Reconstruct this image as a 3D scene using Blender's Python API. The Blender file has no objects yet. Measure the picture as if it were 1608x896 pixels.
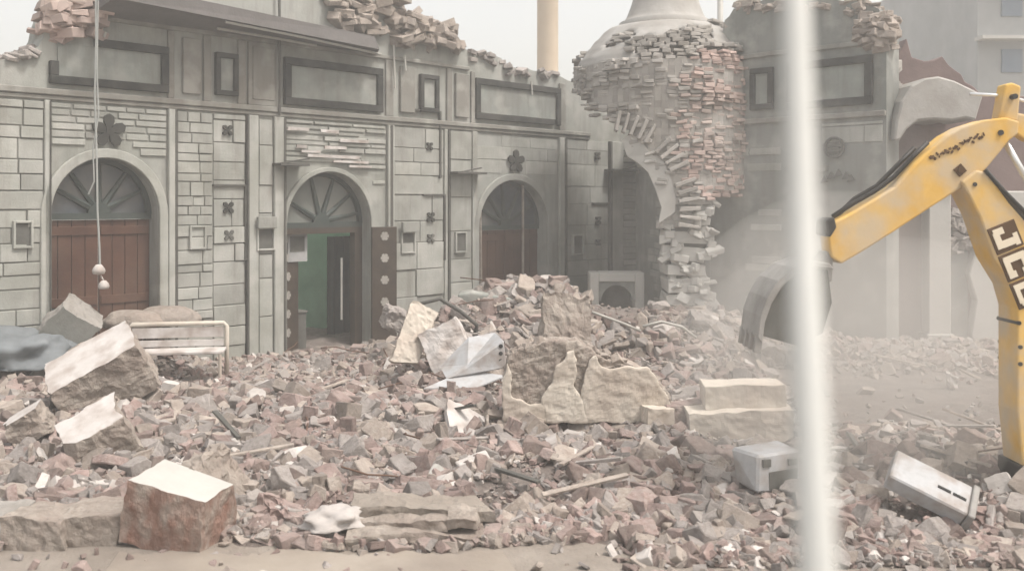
import bpy, bmesh, math, random
import numpy as np
from mathutils import Vector, Matrix, Euler, noise

random.seed(7); rng = np.random.default_rng(7)
R = math.radians
scene = bpy.context.scene
COL = scene.collection

# ------------------------------------------------------------------ camera, sky, sun, exposure
F = 1503.0            # focal length in photo pixels
HOR = 316.0           # horizon row in the photo
CH = 2.5              # camera height
cam_d = bpy.data.cameras.new('camera'); cam = bpy.data.objects.new('camera', cam_d); COL.objects.link(cam)
cam.location = (0, 0, CH); cam.rotation_euler = (R(90), 0, 0)
cam_d.sensor_width = 36; cam_d.lens = F/1608*36
cam_d.shift_y = -(448-HOR)/1608
cam_d.clip_start = 0.05; cam_d.clip_end = 900
cam_d.dof.use_dof = True; cam_d.dof.focus_distance = 11.5; cam_d.dof.aperture_fstop = 1.7
scene.camera = cam

SUN_EL, SUN_AZ = 60, 118        # azimuth measured from +Y towards +X
world = bpy.data.worlds.new('World'); scene.world = world; world.use_nodes = True
wn = world.node_tree; wn.nodes.clear()
sky = wn.nodes.new('ShaderNodeTexSky'); sky.sky_type = 'NISHITA'; sky.sun_disc = False
sky.sun_elevation = R(SUN_EL); sky.sun_rotation = R(SUN_AZ)
sky.air_density = 1.0; sky.dust_density = 8.5; sky.ozone_density = 0.3
bg = wn.nodes.new('ShaderNodeBackground'); bg.inputs['Strength'].default_value = 0.15
wo = wn.nodes.new('ShaderNodeOutputWorld')
veil = wn.nodes.new('ShaderNodeMix'); veil.data_type = 'RGBA'; veil.inputs['Factor'].default_value = .62   # thin bright overcast over the clear sky
veil.inputs[7].default_value = (2.8, 2.71, 2.46, 1)
wn.links.new(sky.outputs[0], veil.inputs[6]); wn.links.new(veil.outputs[2], bg.inputs[0]); wn.links.new(bg.outputs[0], wo.inputs[0])
sun_d = bpy.data.lights.new('sun', 'SUN'); sun = bpy.data.objects.new('sun', sun_d); COL.objects.link(sun)
sun_d.energy = 1.45; sun_d.angle = R(10); sun_d.color = (1.0, .975, .95)
sdir = Vector((math.sin(R(SUN_AZ))*math.cos(R(SUN_EL)), math.cos(R(SUN_AZ))*math.cos(R(SUN_EL)), math.sin(R(SUN_EL))))
sun.rotation_euler = sdir.to_track_quat('Z', 'Y').to_euler()
vs = scene.view_settings
vs.view_transform = 'Standard'; vs.look = 'None'; vs.gamma = 1; vs.use_curve_mapping = False
vs.exposure = 1.27
scene.cycles.volume_bounces = 1
scene.cycles.max_bounces = 6

# ------------------------------------------------------------------ helpers
def P(u, v, Y): return Vector(((u-804)/F*Y, Y, CH-(v-HOR)/F*Y))
def PG(u, v, z=0):                       # photo point lying at height z
    Y = (CH-z)*F/(v-HOR); return Vector(((u-804)/F*Y, Y, z))

def tag(o, label=None, cat=None, group=None, kind=None):
    if label: o['label'] = label
    if cat: o['category'] = cat
    if group: o['group'] = group
    if kind: o['kind'] = kind
    return o
def empty(name, loc=(0,0,0), rz=0, **k):
    o = bpy.data.objects.new(name, None); COL.objects.link(o)
    o.location = loc; o.rotation_euler = (0, 0, rz); o.empty_display_size = .1
    return tag(o, **k)

class MB:
    def __init__(s): s.v = []; s.f = []; s.m = []
    def add(s, vs_, fs, mi=0):
        n = len(s.v); s.v += [tuple(v) for v in vs_]; s.f += [tuple(i+n for i in f) for f in fs]; s.m += [mi]*len(fs)
    def box(s, c, d, rot=None, jit=0, mi=0):
        x, y, z = [k/2 for k in d]
        vv = [Vector((a*x, b*y, e*z)) for a in (-1,1) for b in (-1,1) for e in (-1,1)]
        if jit: vv = [v+Vector([random.uniform(-jit, jit) for _ in range(3)]) for v in vv]
        if rot is not None: vv = [rot @ v for v in vv]
        vv = [v+Vector(c) for v in vv]
        s.add(vv, [(0,1,3,2),(4,6,7,5),(0,4,5,1),(2,3,7,6),(0,2,6,4),(1,5,7,3)], mi)
    def b2(s, x0, x1, y0, y1, z0, z1, mi=0, jit=0):
        s.box(((x0+x1)/2,(y0+y1)/2,(z0+z1)/2), (abs(x1-x0),abs(y1-y0),abs(z1-z0)), jit=jit, mi=mi)
    def prism(s, pts, y0, y1, mi=0):     # outline in x,z pushed along y
        n = len(pts)
        vv = [(p[0], y0, p[1]) for p in pts]+[(p[0], y1, p[1]) for p in pts]
        s.add(vv, [tuple(range(n)), tuple(range(2*n-1, n-1, -1))]+[(i, i+n, (i+1)%n+n, (i+1)%n) for i in range(n)], mi)
    def tube(s, pts, r, seg=8, mi=0):
        pts = [Vector(p) for p in pts]; rs = r if isinstance(r, (list, tuple)) else [r]*len(pts)
        vv = []; fs = []
        for i, p in enumerate(pts):
            d = (pts[min(i+1, len(pts)-1)]-pts[max(i-1, 0)]).normalized()
            a = d.orthogonal().normalized() if i == 0 else (pa - d*pa.dot(d)).normalized()
            pa = a; b = d.cross(a)
            for k in range(seg):
                t = 2*math.pi*k/seg; vv.append(p+(a*math.cos(t)+b*math.sin(t))*rs[i])
        for i in range(len(pts)-1):
            for k in range(seg):
                fs.append((i*seg+k, i*seg+(k+1)%seg, (i+1)*seg+(k+1)%seg, (i+1)*seg+k))
        fs.append(tuple(range(seg))[::-1]); fs.append(tuple(range((len(pts)-1)*seg, len(pts)*seg)))
        s.add(vv, fs, mi)
    def lathe(s, prof, c=(0,0), seg=48, mi=0):
        vv = []; fs = []
        for r, z in prof:
            for k in range(seg):
                t = 2*math.pi*k/seg; vv.append((c[0]+r*math.cos(t), c[1]+r*math.sin(t), z))
        for i in range(len(prof)-1):
            for k in range(seg): fs.append((i*seg+k, i*seg+(k+1)%seg, (i+1)*seg+(k+1)%seg, (i+1)*seg+k))
        s.add(vv, fs, mi)
    def build(s, name, mat, parent=None, smooth=False, bevel=0, seg=1, normals=True):
        me = bpy.data.meshes.new(name); me.from_pydata(s.v, [], s.f)
        for m in (mat if isinstance(mat, (list, tuple)) else [mat]): me.materials.append(m)
        if any(s.m): me.polygons.foreach_set('material_index', s.m)
        if normals:
            bm = bmesh.new(); bm.from_mesh(me); bmesh.ops.recalc_face_normals(bm, faces=bm.faces[:]); bm.to_mesh(me); bm.free()
        if smooth: me.polygons.foreach_set('use_smooth', [True]*len(me.polygons))
        me.update()
        o = bpy.data.objects.new(name, me); COL.objects.link(o)
        if parent: o.parent = parent
        if bevel:
            b = o.modifiers.new('bevel', 'BEVEL'); b.width = bevel; b.segments = seg; b.limit_method = 'ANGLE'; b.angle_limit = R(35)
        return o

def lerp_rgb(a, b, t): return tuple(x*(1-t)+y*t for x, y in zip(a, b))
STREAK = ('stone_facing', 'wall_plaster', 'frieze_plaster', 'pale_panel', 'grey_green_wall')
BRIGHT = {'pale_pole_paint':.9, 'yellow_paint':.92, 'far_cream':1, 'far_grey':1, 'far_blue':.9, 'beige_column':.9, 'cream_ink':1, 'green_room_wall':1.9, 'ram_rod':1, 'white_plaster':.88, 'dome_plaster':.85, 'pale_wall':.85, 'brown_door':.7, 'fan_glass':.62, 'white_metal':.85, 'cream_plaster':.95, 'rubble_pink':.74, 'rubble_grey':.76, 'rubble_tan':.76, 'rubble_brown':.74, 'rubble_pale':.85, 'mortar_side':1.0, 'debris_soil':.7, 'tan_soil':.82, 'pink_brick':.78, 'grey_brick':.74, 'red_brick_face':.9, 'stone_facing':.70, 'wall_plaster':.69, 'mortar_bed':1.15, 'frieze_plaster':.68, 'lilac_brown_wall':.9, 'dusty_steel':.95, 'niche_grey':.7, 'pale_paving':.47, 'pale_panel':.66}
def material(name, c1, c2, scale=3.0, bump=.25, bscale=None, rough=.9, island=0.0, stain=None, stain_scale=.8, stain_amt=.5, metal=0.0, bdist=.02):
    k_ = BRIGHT.get(name, .60)
    c1, c2 = [tuple(q*k_ for q in c) for c in (c1, c2)]; stain = tuple(q*k_ for q in stain) if stain else None
    m = bpy.data.materials.new(name); m.use_nodes = True; nt = m.node_tree; N = nt.nodes; L = nt.links
    bs = N['Principled BSDF']; bs.inputs['Roughness'].default_value = rough; bs.inputs['Metallic'].default_value = metal
    bs.inputs['Specular IOR Level'].default_value = .25
    tc = N.new('ShaderNodeTexCoord')
    n1 = N.new('ShaderNodeTexNoise'); n1.inputs['Scale'].default_value = scale; n1.inputs['Detail'].default_value = 8; n1.inputs['Roughness'].default_value = .65
    L.new(tc.outputs['Object'], n1.inputs['Vector'])
    cr = N.new('ShaderNodeValToRGB'); cr.color_ramp.elements[0].position = .33; cr.color_ramp.elements[1].position = .68
    cr.color_ramp.elements[0].color = (*c1, 1); cr.color_ramp.elements[1].color = (*c2, 1)
    L.new(n1.outputs['Fac'], cr.inputs['Fac']); out = cr.outputs['Color']
    if stain:
        n2 = N.new('ShaderNodeTexNoise'); n2.inputs['Scale'].default_value = stain_scale; n2.inputs['Detail'].default_value = 5
        L.new(tc.outputs['Object'], n2.inputs['Vector'])
        mr = N.new('ShaderNodeMapRange'); mr.inputs['From Min'].default_value = .42; mr.inputs['From Max'].default_value = .65; mr.inputs['To Max'].default_value = stain_amt
        L.new(n2.outputs['Fac'], mr.inputs['Value'])
        mx = N.new('ShaderNodeMix'); mx.data_type = 'RGBA'; L.new(mr.outputs['Result'], mx.inputs['Factor'])
        L.new(out, mx.inputs[6]); mx.inputs[7].default_value = (*stain, 1); out = mx.outputs[2]
    if name in STREAK:
        mp = N.new('ShaderNodeMapping'); mp.inputs['Scale'].default_value = (3.2, 3.2, .32); L.new(tc.outputs['Object'], mp.inputs['Vector'])
        n4 = N.new('ShaderNodeTexNoise'); n4.inputs['Scale'].default_value = 1.3; n4.inputs['Detail'].default_value = 7; n4.inputs['Roughness'].default_value = .7; L.new(mp.outputs['Vector'], n4.inputs['Vector'])
        m4 = N.new('ShaderNodeMapRange'); m4.inputs['From Min'].default_value = .48; m4.inputs['From Max'].default_value = .72; m4.inputs['To Max'].default_value = .55; L.new(n4.outputs['Fac'], m4.inputs['Value'])
        x4 = N.new('ShaderNodeMix'); x4.data_type = 'RGBA'; L.new(m4.outputs['Result'], x4.inputs['Factor']); L.new(out, x4.inputs[6]); x4.inputs[7].default_value = (.135,.125,.105,1); out = x4.outputs[2]
        n5 = N.new('ShaderNodeTexNoise'); n5.inputs['Scale'].default_value = 2.1; n5.inputs['Detail'].default_value = 6; L.new(tc.outputs['Object'], n5.inputs['Vector'])
        m5 = N.new('ShaderNodeMapRange'); m5.inputs['From Min'].default_value = .50; m5.inputs['From Max'].default_value = .66; m5.inputs['To Max'].default_value = .5; L.new(n5.outputs['Fac'], m5.inputs['Value'])
        x5 = N.new('ShaderNodeMix'); x5.data_type = 'RGBA'; L.new(m5.outputs['Result'], x5.inputs['Factor']); L.new(out, x5.inputs[6]); x5.inputs[7].default_value = (.40,.395,.37,1); out = x5.outputs[2]
    if island:
        g = N.new('ShaderNodeNewGeometry'); mr = N.new('ShaderNodeMapRange')
        mr.inputs['To Min'].default_value = 1-island; mr.inputs['To Max'].default_value = 1+island
        L.new(g.outputs['Random Per Island'], mr.inputs['Value'])
        hs = N.new('ShaderNodeHueSaturation'); L.new(mr.outputs['Result'], hs.inputs['Value']); L.new(out, hs.inputs['Color']); out = hs.outputs['Color']
    L.new(out, bs.inputs['Base Color'])
    if bump:
        n3 = N.new('ShaderNodeTexNoise'); n3.inputs['Scale'].default_value = bscale or scale*5; n3.inputs['Detail'].default_value = 7; n3.inputs['Roughness'].default_value = .7
        L.new(tc.outputs['Object'], n3.inputs['Vector'])
        bp = N.new('ShaderNodeBump'); bp.inputs['Strength'].default_value = bump; bp.inputs['Distance'].default_value = bdist
        L.new(n3.outputs['Fac'], bp.inputs['Height']); L.new(bp.outputs['Normal'], bs.inputs['Normal'])
    return m

M = {}
M['wall']    = material('wall_plaster', (.315,.325,.29), (.425,.435,.40), 1.6, .35, 22, stain=(.48,.49,.47), stain_scale=.45, stain_amt=.6)
M['facing']  = material('stone_facing', (.385,.395,.36), (.515,.52,.49), 2.2, .4, 30, island=.17, stain=(.30,.305,.265), stain_scale=.9, stain_amt=.6)
M['bed']     = material('mortar_bed', (.13,.135,.12), (.20,.20,.18), 4, .3, 20)
M['frieze']  = material('frieze_plaster', (.25,.25,.225), (.34,.34,.31), 1.8, .3, 25, stain=(.28,.25,.22), stain_scale=.6)
M['frame']   = material('dark_frame', (.035,.038,.034), (.07,.072,.066), 5, .3, 30, stain=(.14,.135,.125), stain_scale=2.5, stain_amt=.5)
M['panel']   = material('pale_panel', (.33,.36,.33), (.43,.46,.43), 2.5, .2, 20, stain=(.25,.24,.22), stain_scale=1.2)
M['dark']    = material('dark_recess', (.05,.05,.045), (.09,.09,.08), 5, .2)
M['nichegrey'] = material('niche_grey', (.11,.11,.10), (.17,.17,.155), 5, .2)
M['groove']  = material('groove_paint', (.10,.10,.09), (.16,.155,.14), 6, .2)
M['door']    = material('brown_door', (.08,.035,.022), (.125,.056,.035), 3, .2, 30, rough=.6, stain=(.19,.12,.085), stain_scale=.9, stain_amt=.6)
M['doordark'] = material('dark_wood', (.06,.045,.035), (.10,.075,.055), 4, .2, rough=.6)
M['boss']    = material('pale_boss', (.42,.40,.36), (.55,.52,.48), 6, .2)
M['glass']   = material('fan_glass', (.07,.085,.10), (.16,.18,.205), 1.4, 0, rough=.25, stain=(.28,.27,.24), stain_scale=1.3, stain_amt=.8)
M['glasspale'] = material('fan_panel', (.24,.26,.24), (.33,.34,.31), 2.4, .1, rough=.5)
M['rib']     = material('fan_rib', (.055,.075,.07), (.09,.11,.10), 6, .1, rough=.6)
M['green']   = material('green_room_wall', (.17,.30,.22), (.24,.39,.29), 1.5, .1)
M['curtain'] = material('dark_curtain', (.03,.045,.045), (.06,.075,.07), 4, .2)
M['poster']  = material('poster', (.45,.46,.46), (.6,.6,.6), 6, 0)
M['white']   = material('white_plaster', (.50,.475,.455), (.62,.595,.575), 3, .2, 25, stain=(.36,.31,.28), stain_scale=4, stain_amt=.95)
M['cream']   = material('cream_plaster', (.50,.455,.39), (.60,.555,.49), 2, .3, 18, stain=(.38,.32,.27), stain_scale=2.4, stain_amt=.75)
M['whitemetal'] = material('white_metal', (.40,.41,.42), (.52,.53,.545), 5, .2, rough=.6, stain=(.30,.265,.24), stain_scale=4.5, stain_amt=.9)
M['slot']    = material('black_slot', (.03,.03,.03), (.05,.05,.05), 5, 0)
M['brick']   = material('pink_brick', (.40,.285,.25), (.60,.475,.43), 1.7, .4, 30, island=.28, stain=(.48,.44,.40), stain_scale=.9, stain_amt=.6)
M['greybrick'] = material('grey_brick', (.33,.31,.28), (.50,.475,.445), 1.7, .4, 30, island=.20)
M['domeplaster'] = material('dome_plaster', (.33,.32,.30), (.44,.43,.41), 2.2, .4, 14, stain=(.27,.25,.225), stain_scale=1.8, stain_amt=.7)
M['redbrick'] = material('red_brick_face', (.29,.165,.125), (.42,.28,.23), 9, .9, 34, stain=(.44,.37,.32), stain_scale=5, stain_amt=1.0, bdist=.04)
for n_ in M['redbrick'].node_tree.nodes:
    if n_.type == 'TEX_NOISE':
        mp = M['redbrick'].node_tree.nodes.new('ShaderNodeMapping'); mp.inputs['Scale'].default_value = (1.5, 1.5, .8)
        M['redbrick'].node_tree.links.new(n_.inputs['Vector'].links[0].from_socket, mp.inputs['Vector']); M['redbrick'].node_tree.links.new(mp.outputs['Vector'], n_.inputs['Vector'])
M['mortar']  = material('mortar_side', (.25,.215,.185), (.43,.385,.34), 8, .8, 22, stain=(.22,.17,.145), stain_scale=3.5, bdist=.05)
M['slab']    = material('concrete_slab', (.20,.19,.185), (.28,.265,.26), 1.2, .35, 18)
M['rebar']   = material('white_angle', (.55,.54,.50), (.66,.65,.60), 5, .1, rough=.5)
M['iron']    = material('dull_iron', (.10,.10,.09), (.17,.165,.15), 6, .1, rough=.6)
M['cable']   = material('pale_cable', (.45,.47,.45), (.55,.57,.55), 6, 0, rough=.6)
M['pole']    = material('pale_pole_paint', (.56,.57,.55), (.63,.64,.62), 5, .05, rough=.5)
M['yellow']  = material('yellow_paint', (.62,.37,.08), (.72,.47,.14), 4, .12, 20, rough=.65, stain=(.50,.42,.31), stain_scale=3.2, stain_amt=.8)
M['brownink'] = material('brown_ink', (.12,.065,.03), (.16,.09,.045), 6, 0)
M['creamink'] = material('cream_ink', (.62,.55,.42), (.70,.62,.50), 6, 0)
M['blacksteel'] = material('black_steel', (.035,.033,.03), (.07,.065,.06), 6, .1, rough=.5)
M['chrome']  = material('ram_rod', (.65,.66,.66), (.75,.76,.76), 6, 0, rough=.25, metal=.6)
M['dustysteel'] = material('dusty_steel', (.25,.245,.23), (.36,.35,.335), 4, .3, rough=.7, stain=(.16,.15,.14), stain_scale=3)
M['lilac']   = material('lilac_brown_wall', (.14,.10,.095), (.21,.155,.145), 1.5, .3, 20)
M['palewall'] = material('pale_wall', (.44,.43,.40), (.54,.53,.50), 1.2, .25, 16)
M['greygreen'] = material('grey_green_wall', (.26,.275,.255), (.34,.355,.33), 1.3, .3, 18, stain=(.40,.41,.39), stain_scale=.8)
M['farcream'] = material('far_cream', (.66,.65,.58), (.74,.73,.66), .8, .1)
M['farblue'] = material('far_blue', (.13,.17,.22), (.19,.23,.28), .8, .1)
M['fargrey'] = material('far_grey', (.25,.26,.26), (.33,.34,.34), .8, .1)
M['beige']   = material('beige_column', (.52,.42,.31), (.60,.50,.38), 1, .1)
M['soil']    = material('tan_soil', (.27,.235,.20), (.39,.35,.305), 1.6, .8, 12, stain=(.23,.20,.175), stain_scale=.5, bdist=.04)
M['paving']  = material('pale_paving', (.52,.45,.37), (.64,.57,.49), 1.5, .4, 14, stain=(.40,.34,.29), stain_scale=1.1, stain_amt=.8)
M['debris']  = material('debris_soil', (.17,.14,.125), (.38,.335,.305), 3.5, .9, 12, stain=(.26,.205,.18), stain_scale=.9, bdist=.08)
M['cloth']   = material('pale_cloth', (.58,.54,.51), (.70,.66,.63), 4, .3, 20)
M['tarp']    = material('blue_grey_tarp', (.19,.21,.22), (.30,.33,.35), 3, .2, 10)
RUB = {
 'pinkish': material('rubble_pink', (.27,.195,.175), (.47,.37,.34), 7, .7, 26, island=.20, bdist=.03, stain=(.38,.34,.31), stain_scale=4, stain_amt=.5),
 'grey':    material('rubble_grey', (.25,.225,.21), (.43,.395,.375), 7, .7, 26, island=.20, bdist=.03, stain=(.36,.33,.30), stain_scale=4, stain_amt=.5),
 'tan':     material('rubble_tan', (.30,.25,.215), (.50,.44,.385), 7, .7, 26, island=.20, bdist=.03, stain=(.38,.34,.31), stain_scale=4, stain_amt=.5),
 'brown':   material('rubble_brown', (.19,.14,.125), (.34,.27,.24), 7, .7, 26, island=.22, bdist=.03, stain=(.30,.26,.235), stain_scale=4, stain_amt=.5),
 'pale':    material('rubble_pale', (.45,.42,.395), (.60,.565,.535), 6, .4, 22, island=.12, bdist=.02),
}

# ------------------------------------------------------------------ ground
g = MB(); g.add([(-300,-60,0),(300,-60,0),(300,420,0),(-300,420,0)], [(0,1,2,3)])
tag(g.build('ground', M['soil']), kind='structure')

pv = MB(); edge_ = [PG(185+605*k/60, 865+4*math.sin(k*.4)+random.uniform(-2.5,2.5), .02) for k in range(61)]
pts = edge_+[PG(815,900,.02), PG(900,1000,.02), PG(120,1000,.02), PG(160,900,.02)]; n_ = len(pts)
pv.add([(p.x,p.y,.02) for p in pts]+[(p.x,p.y,-.02) for p in pts], [tuple(range(n_)), tuple(range(2*n_-1, n_-1, -1))]+[(k, k+n_, (k+1)%n_+n_, (k+1)%n_) for k in range(n_)])
tag(pv.build('pavement', M['paving'], bevel=.01), kind='structure')
def smooth(a, b, x): t = np.clip((x-a)/(b-a), 0, 1); return t*t*(3-2*t)
def fbm(X, Y, s, o=4, off=0):
    out = np.zeros_like(X)
    for idx in np.ndindex(X.shape):
        out[idx] = noise.fractal(Vector((X[idx]*s+off, Y[idx]*s-off, off*.3)), 1.0, 2.0, o)
    return out
def G(X, Y, x0, y0, a, sx, sy): return a*np.exp(-((X-x0)/sx)**2-((Y-y0)/sy)**2)
def terrain0(X, Y):
    wob = .25*np.sin(X*1.3+.5)+.15*np.sin(X*3.1)
    left = 1-smooth(1.2, 2.4, X)
    e0 = 6.75+.15*wob-(1-left)*.5
    h = .17*smooth(e0, e0+1.7, Y)
    h += G(X, Y, -3.2, 9.7, .12, 1.5, 1.0) + G(X, Y, -1.4, 10.2, .12, 1.4, 1.0) + G(X, Y, -5.2, 10.8, .16, 1.2, 1.3)
    h += G(X, Y, .25, 14.9, 1.0, 1.45, 1.5) + G(X, Y, 2.6, 14.4, .50, 1.4, 1.2) + G(X, Y, -1.0, 13.6, .45, .55, .8)
    h += G(X, Y, 3.4, 16.6, .3, 1.0, 1.2)
    h -= .13*smooth(11.0, 12.6, Y)*(1-smooth(-1.6, -.9, X))
    h += G(X, Y, 4.6, 14.6, .20, 1.5, .6) + G(X, Y, -6.0, 12.5, .48, 1.0, .6) + G(X, Y, -5.1, 13.4, .5, .6, .3) + G(X, Y, -.5, 11.5, .18, .7, .6)
    h += G(X, Y, 4.0, 8.5, .12, 1.0, .6)
    h -= .13*smooth(3.0, 3.5, X)*smooth(9.6, 10.2, Y)*(1-smooth(13.2, 14.0, Y))
    return h
xs = np.arange(-9.5, 9.5, .085); ys = np.arange(6.0, 21.5, .085)
GX, GY = np.meshgrid(xs, ys)
flatm = smooth(3.0, 3.5, GX)*smooth(9.6, 10.2, GY)*(1-smooth(13.2, 14.0, GY))
TH = terrain0(GX, GY)
edge = smooth(6.5, 7.6, GY)
TH = TH + (fbm(GX, GY, .9, 4, 3)*.09 + fbm(GX, GY, 4.0, 4, 11)*.05)*edge*(1-.85*flatm) - .02*(1-edge) - .01
def hgt(x, y):
    i = min(max(int(round((x-xs[0])/.085)), 0), len(xs)-1); j = min(max(int(round((y-ys[0])/.085)), 0), len(ys)-1)
    return float(max(TH[j, i], 0))
nx, ny = len(xs), len(ys)
tm = MB(); tm.v = [(float(GX[j,i]), float(GY[j,i]), float(TH[j,i])) for j in range(ny) for i in range(nx)]
tm.f = [(j*nx+i, j*nx+i+1, (j+1)*nx+i+1, (j+1)*nx+i) for j in range(ny-1) for i in range(nx-1)]; tm.m = [0]*len(tm.f)
tag(tm.build('rubble_mound', M['debris'], smooth=True, normals=False), 'brown grey dusty debris soil heaped between the ruin and the road', 'debris', kind='stuff')

# ------------------------------------------------------------------ facade on the left (runs away to the right)
DX, DY = .692, .722
P0 = Vector((-5.63, 13.2, 0)); ANG = math.atan2(DY, DX)
hall = empty('ruined_hall', P0, ANG, label='long grey green arcaded ruined hall wall with three arched doors', cat='building')
def A(u, v=HOR):
    k = (u-804)/F; t = (k*P0.y-P0.x)/(DX-k*DY); Y = P0.y+t*DY
    return t, CH-(v-HOR)/F*Y
def tA(u): return A(u)[0]
def zA(u, v): return A(u, v)[1]
def jag(pts, amp, step=.12):
    out = []
    for (x0, z0), (x1, z1) in zip(pts, pts[1:]):
        n = max(1, int(math.hypot(x1-x0, z1-z0)/step))
        for k in range(n):
            t = k/n; out.append((x0+(x1-x0)*t+(random.uniform(-amp, amp) if k else 0), z0+(z1-z0)*t+(random.uniform(-amp, amp) if k else 0)))
    out.append(pts[-1]); return out
DOORS = [(78,248,338,248), (448,580,352,270), (750,858,356,283)]
dd = []
for u0, u1, vs_, vt in DOORS:
    uc = (u0+u1)/2; t0, t1 = tA(u0), tA(u1); zs = zA(uc, vs_); zt = zA(uc, vt); dd.append((t0, t1, zs, zt))
TL, TR = -3.2, 12.6
top = [(TL, zA(-60,110)), A(0,95), A(30,85), A(60,74), A(72,40), A(84,8), A(95,-30), A(300,-40), A(590,-30), A(612,4), A(650,22), A(690,38), A(715,60), A(735,80), A(788,92), A(795,108), A(845,112), A(880,120), (TR, 4.55)]
bot = [(TR, -.05)]
for t0, t1, zs, zt in reversed(dd):
    c = (t0+t1)/2; w = (t1-t0)/2
    bot += [(t1, -.05)]+[(c+w*math.cos(a), zs+(zt-zs)*math.sin(a)) for a in [math.pi*k/20 for k in range(21)]]+[(t0, -.05)]
bot += [(TL, -.05)]
w = MB(); w.prism(jag(top, .025)+bot, 0, .55); w.build('wall', M['wall'], hall)

def zc(u): return u   # readability only
# string course and frieze mouldings
sm = MB()
zsc = zA(517, 180)
sm.b2(TL, tA(925), -.07, 0, zsc-.035, zsc+.05); sm.b2(TL, tA(925), -.04, 0, zsc-.10, zsc-.037)
sm.b2(tA(86), tA(735), -.055, 0, 4.98, 5.05)
sm.build('string_course', M['frieze'], hall, bevel=.012)
def each(mb, name, mt, parent, **k):
    for i in range(len(mb.v)//8):
        q = MB(); q.add(mb.v[i*8:i*8+8], [tuple(a-i*8 for a in f) for f in mb.f[i*6:i*6+6]]); q.build(name, mt, parent, **k)
fr = MB()
for u0, u1 in ((262,272),(318,330),(372,384),(388,432),(604,616),(700,708),(738,744),(877,886)):
    fr.b2(tA(u0), tA(u1), -.045, 0, zsc+.05, 4.975)
for u0, u1 in ((283,316),(392,430),(625,650),(712,735)):
    fr.b2(tA(u0)+.02, tA(u1)-.02, -.062, 0, zsc+.14, 4.90)
each(fr, 'frieze_pier', M['frieze'], hall, bevel=.01)
# framed panels
def framed(u0, u1, z0, z1, fw, gap=None):
    a, b = tA(u0), tA(u1); f = MB()
    if gap != 'tl':
        f.b2(a, b, -.085, 0, z1-fw, z1); f.b2(a, a+fw, -.085, 0, z0+fw, z1-fw)
    else:
        m = a+(b-a)*.36; f.b2(m, b, -.085, 0, z1-fw, z1); f.b2(a, a+fw, -.085, 0, z0+fw, z0+.30)
    f.b2(b-fw, b, -.085, 0, z0+fw, z1-fw)
    if gap == 'br': f.b2(a, b-.18, -.085, 0, z0, z0+fw); f.b2(b-fw, b, -.085, 0, z0, z0+fw)
    else: f.b2(a, b, -.085, 0, z0, z0+fw)
    o = f.build('panel_frame', M['frame'], hall, bevel=.008)
    p = MB(); p.b2(a+fw, b-fw, -.03, -.002, z0+fw, z1-fw); p.build('panel_face', M['panel'], o)
framed(76, 262, 4.06, 4.72, .11, 'tl'); framed(444, 598, 4.04, 4.80, .12); framed(744, 877, 4.08, 4.86, .12, 'br')
framed(336, 371, 4.10, 4.74, .075); framed(657, 686, 4.12, 4.80, .08)

# pilaster strips below the string course
pl = MB()
for u0, u1, y in ((68,78,.06),(262,275,.075),(388,404,.05),(428,444,.07),(606,616,.075),(696,704,.05),(740,748,.05),(876,886,.07),(956,976,.06)):
    pl.b2(tA(u0), tA(u1), -y, 0, -.05, zsc-.105)
each(pl, 'pilaster', M['facing'], hall, bevel=.01)
gl = MB()
for u0, u1 in ((75.5,77.5),(271.5,275.5),(384.5,387.5),(442,445.5),(609,613),(700.5,703.5),(883,886.5),(955,957.5)):
    gl.b2(tA(u0), tA(u1), -.082, -.0, .02, zsc-.11)
each(gl, 'dark_joint', M['groove'], hall)

# stone facing: irregular blocks with open joints
def inside_door(t, z, m=.16):
    if m == 0: return False
    for t0, t1, zs, zt in dd:
        c = (t0+t1)/2; w_ = (t1-t0)/2+m
        if z < zs and abs(t-c) < w_: return True
        if z >= zs and ((t-c)/w_)**2+((z-zs)/(zt-zs+m))**2 < 1: return True
    return False
def facing(t0, t1, z0, z1, hr, wr, skip=.06, th=(.015,.045), gap=.016, m=MB(), bed=False):
    if bed: m.b2(t0+.004, t1-.004, -.004, .02, z0+.004, z1-.004, mi=1); skip = 0
    z = z0
    while z < z1-.05:
        h = min(random.uniform(*hr), z1-z); t = t0
        while t < t1-.03:
            wd = random.uniform(*wr)
            if t1-(t+wd) < wr[0]*.6: wd = t1-t
            wd = min(wd, t1-t)
            ok = not any(inside_door(t+q*wd, z+p*h, 0 if bed else .16) for q in (0,.5,1) for p in (0,.5,1))
            if ok and random.random() > skip:
                m.b2(t+gap/2, t+wd-gap/2, -random.uniform(*th), .002, z+gap/2, z+h-gap/2, jit=.0025)
            t += wd
        z += h
zt_ = zsc-.12
fm = MB(); facing(TL+.02, tA(67.5), 0, zt_, (.13,.28), (.25,.6), .10, m=fm, bed=True); fm.build('stone_facing', [M['facing'], M['bed']], hall, bevel=.006)
fm = MB(); facing(tA(79), tA(261), 2.6, zt_, (.085,.12), (.25,.5), .05, (.012,.03), .022, m=fm); fm.build('stone_facing', [M['facing'], M['bed']], hall, bevel=.006)
fm = MB(); facing(tA(276), tA(333), 0, zt_, (.11,.22), (.16,.42), .08, m=fm, bed=True); fm.build('stone_facing', [M['facing'], M['bed']], hall, bevel=.006)
fm = MB(); facing(tA(333.5), tA(384), 0, zt_, (.25,.42), (.3,.62), .1, m=fm, bed=True); fm.build('stone_facing', [M['facing'], M['bed']], hall, bevel=.006)
fm = MB(); facing(tA(405), tA(427), 0, zt_, (.35,.7), (.5,.6), .1, m=fm, bed=True); fm.build('stone_facing', [M['facing'], M['bed']], hall, bevel=.006)
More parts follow.
